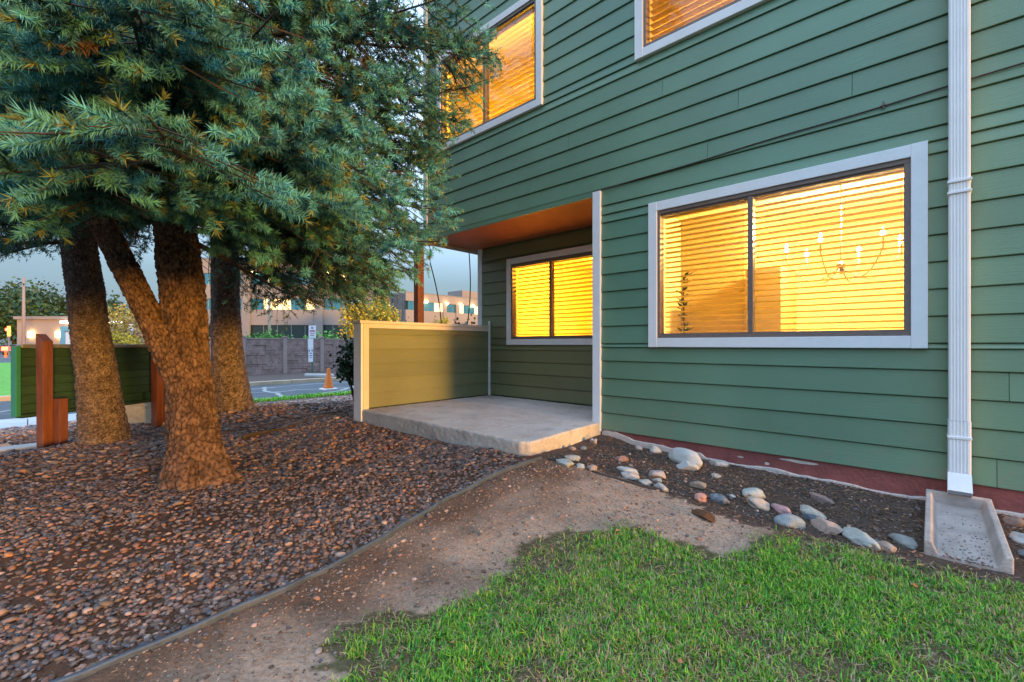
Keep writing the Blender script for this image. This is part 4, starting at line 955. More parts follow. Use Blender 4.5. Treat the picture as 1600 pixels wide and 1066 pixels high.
TN_ = [tri_template(100, .085, .027, .0041, 1, .15, .75), tri_template(92, .072, .028, .0041, 2, .15, .75)]
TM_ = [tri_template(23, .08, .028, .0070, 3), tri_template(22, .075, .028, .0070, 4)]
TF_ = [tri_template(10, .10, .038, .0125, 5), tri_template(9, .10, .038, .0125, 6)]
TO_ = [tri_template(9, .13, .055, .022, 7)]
KEEP = np.array([(-1500, -6000), (800, -6000), (792, -200), (776, 0), (782, 60), (785, 105), (768, 150), (745, 195), (712, 222), (700, 250), (706, 290), (722, 345), (706, 372), (700, 398), (668, 432), (640, 455), (605, 485), (570, 510), (535, 492), (500, 480), (470, 512), (425, 505), (395, 485), (352, 470), (325, 440), (318, 345), (250, 335), (215, 430), (190, 420), (175, 350), (120, 370), (100, 400), (60, 398), (-50, 410), (-1500, 420)])
rb = np.random.default_rng(17)
def proj(p):
    r = RT[0]*p[..., 0]+RT[1]*p[..., 1]; f = FW[0]*p[..., 0]+FW[1]*p[..., 1]; ff = np.maximum(f, .05)
    return 800+700*r/ff, 538-700*(p[..., 2]-EYE)/ff, f
def bough(p0, az, L_, el0, droop, up, wood, out, dens=1., tip=.0, lat=.45, hang=.3):
    n = 14; P = []
    h = np.array([math.cos(az), math.sin(az), 0.]); w_ = rb.normal(0, .08)
    sdv = np.array([-h[1], h[0], 0])
    for i in range(n+1):
        t_ = i/n; P.append(p0+h*L_*t_*(1-.06*t_)+sdv*w_*L_*t_*t_+np.array([0, 0, L_*(math.tan(el0)*t_-droop*t_*t_+up*t_**4)]))
    P = np.array(P)
    if P[:, 1].max() > 3.95: 
        k = int(np.argmax(P[:, 1] > 3.95)); 
        if k < 4: return
        P = P[:k]; n = k-1
    px_, py_, f = proj(P)
    close = (f < 1.15) & (np.abs(px_-800) < 1400)
    if close.any():
        k = int(np.argmax(close)); 
        if k < 5: return
        P = P[:k]; n = k-1
    px_, py_, f = proj(P); inside = inpoly(px_, py_, KEEP)
    vis = (px_ > -60) & (px_ < 1660) & (py_ > -60) & (py_ < 1100)
    bad = vis & ~inside & (np.arange(len(P)) > 2)
    if bad.any():
        k = int(np.argmax(bad)); 
        if k < 4: return
        P = P[:k]; n = k-1
    LL = np.linalg.norm(P[-1]-P[0])
    wood.sweep([tuple(q) for q in P], list(np.interp(np.linspace(0, 1, n+1), [0, 1], [.006+.006*L_, .003])), 6)
    step = .105/dens; t_ = .16; side = 1
    while t_ < 1.0:
        i = t_*n; i0 = min(int(i), n-1); c = P[i0]+(P[i0+1]-P[i0])*(i-i0); d = P[i0+1]-P[i0]; d = d/np.linalg.norm(d)
        s_ = np.cross(d, (0, 0, 1.)); s_ /= np.linalg.norm(s_)
        ll = (lat*L_*(1-t_)**.75*(.35+.65*min(1, t_*2.2))+.09)*rb.uniform(.65, 1.15); a = rb.uniform(.7, 1.05)
        ld = d*math.cos(a)+s_*side*math.sin(a)+np.array([0, 0, rb.normal(-hang*.4, .16)]); ld /= np.linalg.norm(ld)
        m_ = max(2, int(ll/.07)); Q = [c+ld*ll*k/m_+np.array([0, 0, -hang*ll*(k/m_)**2+.12*ll*(k/m_)**4]) for k in range(m_+1)]
        pq, pr_, pf = proj(Q[-1][None]); 
        if pf[0] > .3 and -60 < pq[0] < 1660 and pr_[0] > -60 and not inpoly(pq, pr_, KEEP)[0]: t_ += step/max(LL, .3)*.5; side = -side; continue
        if ll > .16: wood.sweep([tuple(q) for q in Q], [.0035]*(len(Q)-1)+[.0015], 3, cap=False)
        for k in range(m_):
            q = k/m_
            if q < .15 and t_ < .4: continue
            dd = Q[k+1]-Q[k]; dd = dd/np.linalg.norm(dd); out.append((*Q[k], *dd, 1.0+.3*rb.random(), t_*.5+q*.5))
            if q > .12:
                for sg in (-1, 1):
                    if rb.random() < .52*dens:
                        ss = np.cross(dd, (0, 0, 1.)); ss /= np.linalg.norm(ss)+1e-6; ds_ = dd*.75+ss*sg*.72+np.array([0, 0, rb.normal(-.05, .3)]); ds_ /= np.linalg.norm(ds_)
                        out.append((*(Q[k]+dd*.02), *ds_, .75+.3*rb.random(), t_*.4+q*.6))
                        if ll > .3 and q < .6 and rb.random() < .6: out.append((*(Q[k]+ds_*.07), *ds_, .8, t_*.4+q*.6))
        dd = Q[-1]-Q[-2]; dd /= np.linalg.norm(dd); out.append((*Q[-1], *dd, 1., 1.))
        t_ += step/max(LL, .3)*.5; side = -side
    d = P[-1]-P[-2]; d /= np.linalg.norm(d); out.append((*P[-1], *d, 1.1, 1.))
def crown_mesh(name, out, parent, origin, cin, ctip, near=2.7, mid=5.2, bare=0.):
    A = np.array(out); P = A[:, :3]; px_, py_, f = proj(P+A[:, 3:6]*.07); px0, py0, f0 = proj(P)
    jx, jy = rb.normal(0, 6, len(A)), rb.normal(0, 6, len(A))
    vis = (px_ > -80) & (px_ < 1700) & (py_ > -90) & (f > .2); ins = inpoly(px_+jx, py_+jy, KEEP) & inpoly(px0, py0+jy, KEEP)
    ok = (~vis | ins) & ~((f < 1.2) & (np.abs(px_-800) < 1500)) & ~((P[:, 1] > 3.93) & (P[:, 0] > -5.8))
    low = vis & (py_ > 385) & (px_ > 320); ok &= ~(low & (rb.random(len(A)) < .3+bare))
    ok &= vis | (rb.random(len(A)) < .42)
    cl_ = vnoise(P*np.array((4.2, 4.2, 5.5))+31, 77)*.7+vnoise(P*9.+11, 78)*.3; ok &= ~((cl_ < .43) & (A[:, 7] < .97)) & ~((cl_ < .50) & (A[:, 7] < .62))
    A = A[ok]; f = f[ok]; vis = vis[ok]; res = []
    lod = np.where(~vis, 3, np.where(f < near, 0, np.where(f < mid, 1, 2)))
    VV, FF, CC = [], [], []; off = 0
    for L_, T_ in enumerate((TN_, TM_, TF_, TO_)):
        for ti, (V0, F0, K0) in enumerate(T_):
            sel = np.where((lod == L_))[0]; sel = sel[sel % len(T_) == ti]
            if not len(sel): continue
            B = A[sel]; B[:, 6] *= (1.18, 1.12, 1.1, 1.)[L_]; d = B[:, 3:6]+rb.normal(0, .32, (len(sel), 3))+np.array((0, 0, .12)); d /= np.linalg.norm(d, axis=1)[:, None]; ref = np.where(np.abs(d[:, 2:3]) > .9, np.array((1., 0, 0)), np.array((0, 0, 1.))); x = np.cross(ref, d); x /= np.linalg.norm(x, axis=1)[:, None]; y = np.cross(d, x)
            ro = rb.uniform(0, 6.283, len(sel))[:, None]; x, y = x*np.cos(ro)+y*np.sin(ro), y*np.cos(ro)-x*np.sin(ro); s_ = B[:, 6][:, None, None]
            V = (x[:, None]*V0[None, :, :1]+y[:, None]*V0[None, :, 1:2]+d[:, None]*V0[None, :, 2:])*s_
            V[..., 2] -= .35*(V0[None, :, 2]*B[:, 6][:, None])**2/.09*.09*0
            V = V+B[:, None, :3]
            q = (np.clip(B[:, 7]*1.15-.15+rb.normal(0, .16, len(sel)), 0, 1)**1.5)[:, None]; c = (np.array(cin)*(1-q)+np.array(ctip)*q)*rb.uniform(.75, 1.25, (len(sel), 1))  # inner sprigs darker: older needles, plus crown shade painted into the colour
            brn = rb.random(len(sel)) < .008; c[brn] = (.14, .08, .04)
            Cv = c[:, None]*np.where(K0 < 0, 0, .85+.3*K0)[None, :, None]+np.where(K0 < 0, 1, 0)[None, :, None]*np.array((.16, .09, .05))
            tip_ = (rb.random(len(sel)) < .34)[:, None]&(K0 == 2)[None]; Cv = np.where(tip_[..., None], np.array((.27, .31, .11))*rb.uniform(.6, 1.2, (len(sel), 1, 1)), np.where((K0 == 2)[None, :, None], c[:, None]*1.1, Cv))  # tan bud tips on some sprigs; their yellow also paints in warm light
            VV.append(V.reshape(-1, 3)-np.array(origin)); FF.append((F0[None]+(np.arange(len(sel))*len(V0))[:, None, None]).reshape(-1, 3)+off); CC.append(Cv.reshape(-1, 3)); off += len(sel)*len(V0)
    F = np.concatenate(FF); print('CROWN', name, 'sprigs', np.bincount(lod), 'tris', len(F))
    return npmesh(name, np.concatenate(VV), F, M['needle'], parent, colors=np.concatenate(CC))

def whorls(ax, z0, z1, Lmax, wood, out, n_per=5, dz=.27, dens=1., zt=9.5, el=(-.12, .1), droop=(.05, .25), up=(.05, .18), lat=.45, hang=.3, seedrot=0):
    z = z0; k = 0; az0 = seedrot
    while z < z1:
        for j in range(n_per):
            az = az0+j*2*math.pi/n_per+rb.normal(0, .16); zz = z+rb.uniform(-.1, .1); c = ax(zz)
            L_ = Lmax*max(.12, (1-(zz-z0)/(zt-z0)))**.85*rb.uniform(.82, 1.1)
            bough(np.array(c), az, L_, rb.uniform(*el), rb.uniform(*droop), rb.uniform(*up), wood, out, dens, lat=lat, hang=hang)
        z += dz*rb.uniform(.85, 1.15); az0 += 2.4/n_per*2.1
def axf(P):
    P = np.array(P); return lambda z: (np.interp(z, P[:, 2], P[:, 0]), np.interp(z, P[:, 2], P[:, 1]), z)

# main spruce: fat reddish trunk with a limb forking to the left
T1 = [(*axis_pt(306, 3.27, -.02), .235), (*axis_pt(305, 3.27, .12), .205), (*axis_pt(304, 3.27, .34), .185), (*axis_pt(300, 3.27, .58), .170), (*axis_pt(296, 3.27, .81), .160), (*axis_pt(290, 3.27, 1.05), .158), (*axis_pt(289, 3.27, 1.28), .155), (*axis_pt(285, 3.27, 1.52), .152), (*axis_pt(279, 3.27, 1.75), .150), (*axis_pt(274, 3.27, 2.0), .142), (*axis_pt(268, 3.27, 3.0), .125), (*axis_pt(262, 3.27, 6.0), .07), (*axis_pt(260, 3.27, 9.4), .012)]
T1 = [(*p[:3], p[3]*(.97 if p[2] < .2 else .87)) for p in T1]
L_SC = .78
O1 = (T1[1][0], T1[1][1], .1)
t1 = empty('spruce_tree', O1, 'big forked blue spruce in front with orange lit bark, nearest the patio', 'tree')
bark_tube('trunk', T1, (.021, .050), .013, BK1, t1, O1, 3, flare=[(3.95, .26, .30, .16), (3.6, .07, .35, .28), (2.6, .035, .3, .3), (1.7, .05, .3, .12), (.8, .03, .3, .35), (5.4, .07, .35, .15)])
L1 = [(*axis_pt(278, 3.2, .78), .07), (*axis_pt(262, 3.17, 1.02), .105), (*axis_pt(243, 3.16, 1.22), .10), (*axis_pt(214, 3.15, 1.48), .095), (*axis_pt(188, 3.17, 1.71), .095), (*axis_pt(165, 3.14, 1.90), .09), (*axis_pt(140, 3.1, 2.08), .085), (*axis_pt(105, 3.05, 2.5), .075), (*axis_pt(90, 3.0, 4.0), .05), (*axis_pt(88, 3.0, 6.2), .01)]
L1 = [(*p[:3], p[3]*L_SC) for p in L1]
bark_tube('limb', L1, (.019, .042), .010, BK1, t1, O1, 8, seg=80)
wood, out = MB(), []
whorls(axf(T1), 2.0, 8.6, 2.95, wood, out, 6, .25, 1., seedrot=.3, el=(-.18, .06), droop=(.02, .16), up=(.02, .14))
whorls(axf(L1), 2.15, 5.6, 1.7, wood, out, 4, .30, 1., zt=7, seedrot=1)
# low sweeping boughs reaching towards the patio post and the standpoint
for (tr_, tf_, tz_, z0) in ((-.62, 3.3, 1.92, 2.3), (-.38, 2.9, 1.95, 2.5), (-.55, 2.6, 2.15, 2.6), (-.45, 3.6, 2.2, 2.6), (-.75, 4.4, 1.75, 2.25), (-1.1, 4.2, 1.65, 2.1), (-.9, 3.2, 1.8, 2.2), (-1.3, 2.3, 1.75, 2.25), (-1.0, 1.9, 1.95, 2.4), (-.62, 2.0, 2.1, 2.55), (-1.55, 1.75, 1.75, 2.2), (-2.0, 1.6, 1.7, 2.2), (-.30, 3.9, 2.9, 3.4), (-.25, 4.3, 3.2, 3.7), (-.35, 4.0, 2.6, 3.2), (-.5, 4.6, 2.95, 3.3), (-.2, 4.2, 3.6, 4.0), (-.1, 3.7, 3.3, 3.8), (-.8, 2.7, 2.5, 2.9), (-.9, 2.4, 2.75, 3.1), (-.75, 1.7, 1.9, 2.3), (-1.1, 1.55, 1.75, 2.2), (-1.5, 1.45, 1.9, 2.4), (-1.8, 1.45, 1.7, 2.15), (-2.2, 1.5, 1.85, 2.4), (-1.3, 1.6, 2.1, 2.6), (-1.0, 1.5, 2.15, 2.7), (-.8, 2.1, 2.05, 2.4), (-.65, 2.4, 2.0, 2.35), (-.8, 2.9, 1.85, 2.2), (-1.7, 1.8, 2.05, 2.5), (-1.9, 1.9, 1.9, 2.3), (-2.4, 1.8, 2.1, 2.5), (-.9, 1.6, 2.35, 2.8)):
    gx, gy = yard(tr_, tf_); p0 = np.array(axf(T1)(z0)); dx, dy = gx-p0[0], gy-p0[1]; L_ = math.hypot(dx, dy); sl = (tz_-z0)/L_
    bough(p0, math.atan2(dy, dx), L_*1.05, math.atan(sl+.04), .12, .09, wood, out, 1.1, lat=.34)
wo1 = wood.build('branches', M['wood'], None); wo1.location = -Vector(O1); wo1.parent = t1
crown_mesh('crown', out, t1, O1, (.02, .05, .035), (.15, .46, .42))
# second spruce on the left
T2 = [(*axis_pt(163, 4.7, -.02), .27), (*axis_pt(162, 4.7, .12), .235), (*axis_pt(158, 4.7, .4), .21), (*axis_pt(152, 4.7, .75), .195), (*axis_pt(147, 4.7, .95), .19), (*axis_pt(140, 4.7, 1.3), .182), (*axis_pt(134, 4.7, 1.69), .172), (*axis_pt(124, 4.7, 2.09), .165), (*axis_pt(115, 4.7, 2.6), .15), (*axis_pt(100, 4.7, 5), .09), (*axis_pt(95, 4.7, 9.5), .012)]
T2 = [(*p[:3], p[3]*.84) for p in T2]
O2 = (T2[1][0], T2[1][1], .09)
t2 = empty('spruce_tree', O2, 'leaning spruce with scaly grey brown trunk in front of the green sign board', 'tree')
bark_tube('trunk', T2, (.016, .024), .0115, BK2, t2, O2, 13, flare=[(.5, .06, .5, .15), (2.6, .05, .4, .12), (4.5, .06, .4, .15)])
wood, out = MB(), []
whorls(axf(T2), 2.25, 7.5, 2.6, wood, out, 6, .30, .95, seedrot=.9, el=(-.15, .1))
wo2 = wood.build('branches', M['wood'], None); wo2.location = -Vector(O2); wo2.parent = t2
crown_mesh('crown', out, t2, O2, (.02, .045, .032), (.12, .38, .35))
# third spruce, farther, straight
T3 = [(*axis_pt(365, 6.87, -.02), .36), (*axis_pt(364, 6.87, .1), .30), (*axis_pt(362, 6.87, .35), .25), (*axis_pt(357, 6.87, .8), .215), (*axis_pt(354, 6.87, 1.3), .195), (*axis_pt(352, 6.87, 2), .185), (*axis_pt(350, 6.87, 3), .17), (*axis_pt(349, 6.87, 6), .11), (*axis_pt(348, 6.87, 11), .012)]
O3 = (T3[1][0], T3[1][1], .1)
t3 = empty('spruce_tree', O3, 'straight dark spruce farthest back, beside the driveway', 'tree')
bark_tube('trunk', T3, (.022, .034), .010, BK2, t3, O3, 23, seg=90, dz=.016, ztop_fine=3, flare=[(1., .06, .6, .2), (3.6, .05, .5, .15)])
wood, out = MB(), []
whorls(axf(T3), 2.75, 9, 3.6, wood, out, 6, .36, .8, zt=11.5, seedrot=.2, el=(-.22, .02), droop=(.12, .26), up=(.04, .12), hang=.55, lat=.36)
for (tr_, tf_, tz_, z0) in ((-2.6, 6.2, 1.75, 2.6), (-3.1, 6.6, 1.55, 2.4), (-2.0, 5.9, 1.9, 2.7), (-1.6, 6.2, 2.1, 2.9), (-1.4, 5.7, 1.75, 2.8), (-2.2, 6.8, 1.6, 2.5), (-3.5, 6.0, 1.7, 2.4), (-4.6, 5.5, 2.0, 2.5), (-1.1, 5.6, 2.2, 3.1)):
    gx, gy = yard(tr_, tf_); p0 = np.array(axf(T3)(z0)); dx, dy = gx-p0[0], gy-p0[1]; L_ = math.hypot(dx, dy)
    bough(p0, math.atan2(dy, dx), L_, math.atan((tz_-z0)/L_+.1), .16, .06, wood, out, .8, lat=.34, hang=.6)
wo3 = wood.build('branches', M['wood'], None); wo3.location = -Vector(O3); wo3.parent = t3
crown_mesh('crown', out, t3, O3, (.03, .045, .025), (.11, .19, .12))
# exposed stick in the gravel between trunk and patio
P = [(-5.15, 1.50), (-5.22, 1.56), (-5.335, 1.943), (-5.55, 2.2), (-5.832, 2.6), (-6.0, 2.9)]
tag(MB().sweep([(x, y, g1(x, y)+.035) for x, y in P], [.018, .024, .010, .009, .008, .005], 7).build('fallen_branch', M['wood'], smooth=True), 'bare stick with thick dark end lying in the gravel behind the front spruce', 'stick')
P = [(-5.6, 1.2), (-5.7, 1.6), (-5.95, 2.1), (-6.15, 2.6), (-6.2, 3.1)]
tag(MB().sweep([(x, y, g1(x, y)+.03) for x, y in P], [.006, .008, .007, .006, .004], 6).build('fallen_branch', M['wood'], smooth=True), 'thinner pale stick lying behind the thick ended one in the gravel', 'stick')
# white rock at the foot of the front trunk
x, y = yard((272-800)/700*3.15, 3.15); o = inst('stone', stone_mesh(301, 'rough'), (x, y, g1(x, y)+.015), (0, 0, .4), (.055, .04, .03)); o.data.materials.append(stone_mat(W_, TN)); tag(o, 'small whitish rock at the foot of the front forked trunk', 'stone')

# ---------------------------------------------------------------- board sign seen from behind
a = Vector((*yard(-5.13, 4.62), 0)); c = Vector((*yard(-4.79, 6.2), 0)); dirv = (c-a).normalized(); ang = math.atan2(dirv.y, dirv.x); LB = (c-a).length
sg = empty('board_sign', (a.x, a.y, 0), 'dark green board sign on two redwood posts, seen from behind beyond the leaning trunk', 'sign', rz=ang)
MB().box(.03, LB-.03, .0305, .034, .37, 1.06).build('backing_sheet', M['signgreen'], sg)
# local x runs along the board; local -y faces the standpoint
z0, z1 = .37, 1.06; npl = 7; ph = (z1-z0-.0)/npl
for k in range(npl):
    MB().box(.03, LB-.03, 0, .03, z0+k*ph+.002, z0+(k+1)*ph-.002).build('plank', M['signgreen'], sg, bevel=.003)
MB().box(-.012, .0295, -.04, .035, z0-.02, z1+.02).build('side_rail', M['signteal'], sg, bevel=.004)
MB().box(LB-.0295, LB+.012, -.04, .035, z0-.02, z1+.02).build('side_rail', M['signgreen'], sg, bevel=.004)
MB().box(.03, LB-.03, -.05, .04, z1+.001, z1+.04).build('top_rail', M['metal'], sg, bevel=.004)
MB().box(.03, LB-.03, -.05, .04, z0-.04, z0-.001).build('bottom_rail', M['signgreen'], sg, bevel=.004)
MB().box(.30, .44, -.07, -.002, z0+.0, z0+.10).build('batten', M['signgreen'], sg, bevel=.003)
MB().box(LB-.32, LB-.18, -.07, -.002, z0, z0+.10).build('batten', M['signgreen'], sg, bevel=.003)
for (x, hgt, sh) in ((.15, 1.18, .52), (LB-.26, 1.22, .58)):
    b_ = MB(); b_.v = [(x-.045, -.215, -.1), (x+.045, -.215, -.1), (x+.045, -.125, -.1), (x-.045, -.125, -.1), (x-.045, -.215, hgt-.05), (x+.045, -.215, hgt-.05), (x+.045, -.112, hgt+.03), (x-.045, -.112, hgt+.03)]
    b_.f = [(3, 2, 1, 0), (4, 5, 6, 7), (0, 1, 5, 4), (1, 2, 6, 5), (2, 3, 7, 6), (3, 0, 4, 7)]
    b_.build('post', M['brownpost'], sg, bevel=.004)
    MB().box(x+.048, x+.125, -.30, -.20, -.1, sh).build('post_stub', M['brownpost'], sg, bevel=.004)
# boulder beyond the sign, and small rocks
x, y = yard(-5.2, 6.35); o = inst('boulder', stone_mesh(401, 'rough'), (x, y, .12), (0, 0, .7), (.34, .25, .20)); o.data.materials.append(stone_mat((.45, .33, .2), (.6, .5, .36))); tag(o, 'large tan boulder under the right end of the board sign', 'boulder')
for (r0, f0, s, lab) in ((-4.62, 6.0, .09, 'pinkish rock beside the foot of the right sign post'), (-5.35, 4.72, .06, 'pale flat rock left of the near sign post'), (-4.95, 4.85, .05, 'small light rock at the foot of the near sign post'), (-4.9, 5.6, .08, 'white rock behind the near sign post'), (-4.3, 6.0, .06, 'brown rock right of the far sign post')):
    x, y = yard(r0, f0); o = inst('stone', stone_mesh(int(r0*-100), 'round'), (x, y, g1(x, y)+s*.3), (0, 0, r0), (s, s*.8, s*.5)); o.data.materials.append(stone_mat((.5, .4, .36), (.45, .32, .28))); tag(o, lab, 'stone')

# ---------------------------------------------------------------- precast fence beyond the road
fn = empty('precast_fence', (-21.5, 9, -.4), 'mauve stone patterned precast fence with capped posts along the far side of the driveway', 'fence')
pm = None; rs = random.Random(6); SP = 1.7
def fence_panel():
    b_ = MB().box(-.02, .02, .02, SP-.12, -.08, 1.72)
    z = 0.0
    while z < 1.66:
        h = rs.uniform(.07, .15); h = min(h, 1.70-z); y = .03+rs.uniform(-.02, .0)
        y = .03
        while y < SP-.14:
            l = min(rs.uniform(.14, .5), SP-.13-y)
            if l > .03: 
                t_ = rs.uniform(.008, .045); b_.box(.0201, .02+t_, y+.005, y+l-.005, z+.005, z+h-.005); b_.box(-.02-t_, -.0201, y+.005, y+l-.005, z+.005, z+h-.005)
            y += l
        z += h
    return b_
pans = []
for i in range(3): 
    o = fence_panel().build('panel', M['fencestone'], fn); pans.append(o)
postb = None; n0 = 0
for i in range(-1, 7):
    y = 6.26-9+i*SP
    if i < 6:
        if n0 < 3: o = pans[n0]
        else: o = bpy.data.objects.new('panel', pans[n0 % 3].data); COL.objects.link(o); o.parent = fn
        o.location = (0, y+.06, 0); n0 += 1
        MB().box(-.05, .05, y+.0901, y+SP-.0901, 1.7201, 1.77).build('rail', M['fencepost'], fn)
    p = MB().box(-.09, .09, y-.09, y+.09, -.15, 1.80).build('post', M['fencepost'], fn, bevel=.01)
    MB().box(-.115, .115, y-.115, y+.115, 1.801, 1.84).box(-.07, .07, y-.07, y+.07, 1.8401, 1.87).build('post_cap', M['fencepost'], fn, bevel=.01)

# parking sign, wheel stop, cone
x, y = yard(-8.2, 18.4)
ps = empty('parking_sign', (x, y, -.25), 'green post with a square white sign above two narrow signs in front of the fence', 'sign', rz=R(42.8))
MB().box(-.03, .03, -.02, .02, 0, 2.1).build('pole', M['steelgreen'], ps)
MB().box(-.14, .16, -.03, -.0205, 1.60, 2.12).build('sign_face', M['signwhite'], ps, bevel=.004)
b_ = MB()
for (x0, x1, za, zb) in ((-.03, .05, 1.98, 2.05), (-.10, .12, 1.86, 1.92), (-.08, .10, 1.78, 1.81), (-.08, .09, 1.70, 1.73)): b_.box(x0, x1, -.034, -.0305, za, zb)
b_.build('sign_print', M['signink'], ps)
MB().box(-.17, .05, -.03, -.0205, 1.16, 1.58).build('sign_face', M['signwhite'], ps, bevel=.004)
MB().box(-.15, .04, -.03, -.0205, .62, 1.15).build('sign_face', M['signwhite'], ps, bevel=.004)
b_ = MB()
for (x0, x1, za, zb) in ((-.13, -.08, 1.05, 1.12), (-.02, .03, 1.05, 1.12), (-.10, .01, .96, 1.0), (-.12, .02, .86, .90), (-.10, .01, .78, .81)): b_.box(x0, x1, -.034, -.0305, za, zb)
b_.build('sign_print', M['signblue'], ps)
x, y = yard(-7.75, 18.0); tag(MB().box(-.62, .62, -.09, .09, 0, .13).build('wheel_stop', M['walk'], bevel=.03, loc=(x, y, -.22), rz=R(30)), 'white concrete wheel stop lying at the foot of the parking sign', 'wheel stop')
x, y = yard(-5.22, 12.75)
cn = empty('traffic_cone', (x, y, -.2), 'orange traffic cone on the grass strip beside the driveway', 'cone')
MB().box(-.19, .19, -.19, .19, 0, .05).build('base', M['white'], cn, bevel=.015)
MB().lathe([(.15, .05), (.13, .09), (.035, .60), (.03, .62)], seg=20).build('body', M['orange'], cn, smooth=True)

# ---------------------------------------------------------------- leafy plants and trees
def leaf_cloud(C_, Rd, n, size, cols, rng, clumps=30, lo=.2):
    C_ = np.array(C_, float); Rd = np.array(Rd, float)
    cc = rng.normal(size=(clumps, 3)); cc /= np.linalg.norm(cc, axis=1)[:, None]; cc *= rng.uniform(lo, .9, (clumps, 1))**.6
    w = rng.integers(0, clumps, n); P = cc[w]+rng.normal(0, .17, (n, 3)); P = C_+P*Rd
    d = rng.normal(size=(n, 3)); d /= np.linalg.norm(d, axis=1)[:, None]; s_ = np.cross(d, rng.normal(size=(n, 3))); s_ /= np.linalg.norm(s_, axis=1)[:, None]
    sz = size*rng.uniform(.6, 1.3, (n, 1)); V = np.stack([P, P+d*sz*.5+s_*sz*.32, P+d*sz, P+d*sz*.5-s_*sz*.32], 1).reshape(-1, 3)
    c = np.array(cols)[rng.integers(0, len(cols), n)]*rng.uniform(.6, 1.3, (n, 1))*(.8+.4*rng.random(clumps))[w][:, None]
    return V, (np.arange(n)*4)[:, None]+np.array([0, 1, 2, 3]), np.repeat(c, 4, 0)
def tree(name, base, h, cr_, czf, n, size, cols, label, cat, group=None, tr=.12, clumps=40, seed=0, limbs=6):
    rng = np.random.default_rng(seed); e = empty(name, base, label, cat, group); rt = random.Random(seed)
    b_ = MB().sweep([(0, 0, -.2), (.03*h/6, 0, h*.3), (0, .04*h/6, h*.6), (0, 0, h*.85)], [tr, tr*.75, tr*.5, tr*.15], 8)
    for k in range(limbs):
        a = k*2.4+rt.random(); z = h*rt.uniform(.25, .6); l = cr_*rt.uniform(.6, .9)
        b_.sweep([(0, 0, z), (math.cos(a)*l*.5, math.sin(a)*l*.5, z+l*.35), (math.cos(a)*l, math.sin(a)*l, z+l*.8)], [tr*.35, tr*.2, tr*.06], 5)
    b_.build('trunk', M['wood'], e, smooth=True)
    hz = h*(1-czf)/2
    V, F, C = leaf_cloud((0, 0, h-hz), (cr_, cr_, hz), n, size, cols, rng, clumps)
    npmesh('crown', V, F, M['leafy'], e, colors=C); return e
def yz(px_, f, z=0): r = (px_-800)/700*f; x, y = yard(r, f); return (x, y, z)
# broad leaved bush by the end of the half wall
rngb = np.random.default_rng(5); e = empty('bush', (-6.45, 3.45, .05), 'glossy dark leaved bush behind the end of the half wall', 'bush')
b_ = MB()
for k in range(9):
    a = k*.7; b_.sweep([(0, 0, -.05), (.08*math.cos(a), .08*math.sin(a), .35), (.28*math.cos(a), .28*math.sin(a), .85)], [.012, .009, .004], 5)
b_.build('stems', M['wood'], e)
V, F, C = leaf_cloud((0.05, 0.05, .74), (.36, .36, .38), 1300, .075, [(.03, .08, .03), (.05, .12, .04), (.08, .16, .07), (.02, .05, .03)], rngb, 26); npmesh('foliage', V, F, M['leafy'], e, colors=C)
for (px_, f, z, rad, n, lab) in ((728, 9.5, .75, .78, 3800, 'rounded dark evergreen shrub showing above the right end of the half wall'),):
    e = empty('shrub', yz(px_, f, 0), lab, 'bush'); MB().sweep([(0, 0, -.1), (0, 0, .8)], .04, 6).build('trunk', M['wood'], e)
    V, F, C = leaf_cloud((0, 0, z+.0), (rad, rad, rad), n, .07, [(.02, .045, .015), (.03, .06, .02), (.05, .08, .03)], rngb, 60, .3); npmesh('foliage', V, F, M['leafy'], e, colors=C)
GRN = [(.10, .28, .04), (.16, .38, .06), (.07, .2, .03)]
for (px_, w_, lab) in ((400, 1.25, 'bright green shrub topping the fence at its second panel'), (498, 1.15, 'bright green shrub topping the fence behind the parking sign'), (432, .8, 'small green shrub just left of the lamp pole foot behind the fence'), (350, 1., 'green shrub behind the fence hidden partly by the straight spruce')):
    e = empty('shrub', yz(px_, 26, -.4), lab, 'bush'); MB().sweep([(0, 0, 0), (0, 0, 1.4)], .05, 6).build('trunk', M['wood'], e)
    V, F, C = leaf_cloud((0, 0, 1.55), (w_, w_, .72), 900, .16, GRN, rngb, 22); npmesh('foliage', V, F, M['leafy'], e, colors=C)
YEL_LIT = [(.42, .36, .04), (.55, .44, .05), (.28, .32, .04), (.50, .34, .06)]  # yellow leaf palette stands in for lamp light on these crowns
tree('office_tree', yz(588, 40, -.4), 6.0, 1.9, .2, 3200, .26, YEL_LIT[:3], 'tall yellow green tree with painted lamp light, left of the porch post beyond the half wall', 'tree', 'yellow trees by the office building', seed=31)
tree('office_tree', yz(556, 38, -.4), 5.8, 1.3, .2, 2200, .24, YEL_LIT, 'narrow yellow tree in front of the end of the nearer office block', 'tree', 'yellow trees by the office building', seed=32)
tree('office_tree', yz(692, 52, -.4), 4.6, 1.3, .2, 1500, .26, YEL_LIT, 'small yellow tree just right of the porch post', 'tree', 'yellow trees by the office building', seed=33)
tree('office_tree', yz(628, 44, -.4), 3.6, 1.5, .2, 1500, .25, [(.16, .22, .04), (.24, .26, .05)], 'low olive green tree just left of the porch post', 'tree', 'yellow trees by the office building', seed=34)
tree('gold_lit_tree', yz(196, 45, -.4), 5.2, 2.4, .2, 2400, .26, [(.5, .38, .12), (.42, .36, .1), (.55, .4, .08)], 'golden tree, lamp light painted into its leaves, between the leaning trunk and the forked spruce', 'tree', seed=35, tr=.16, limbs=12)  # lamp light painted as gold leaf colour, here and on the low tree
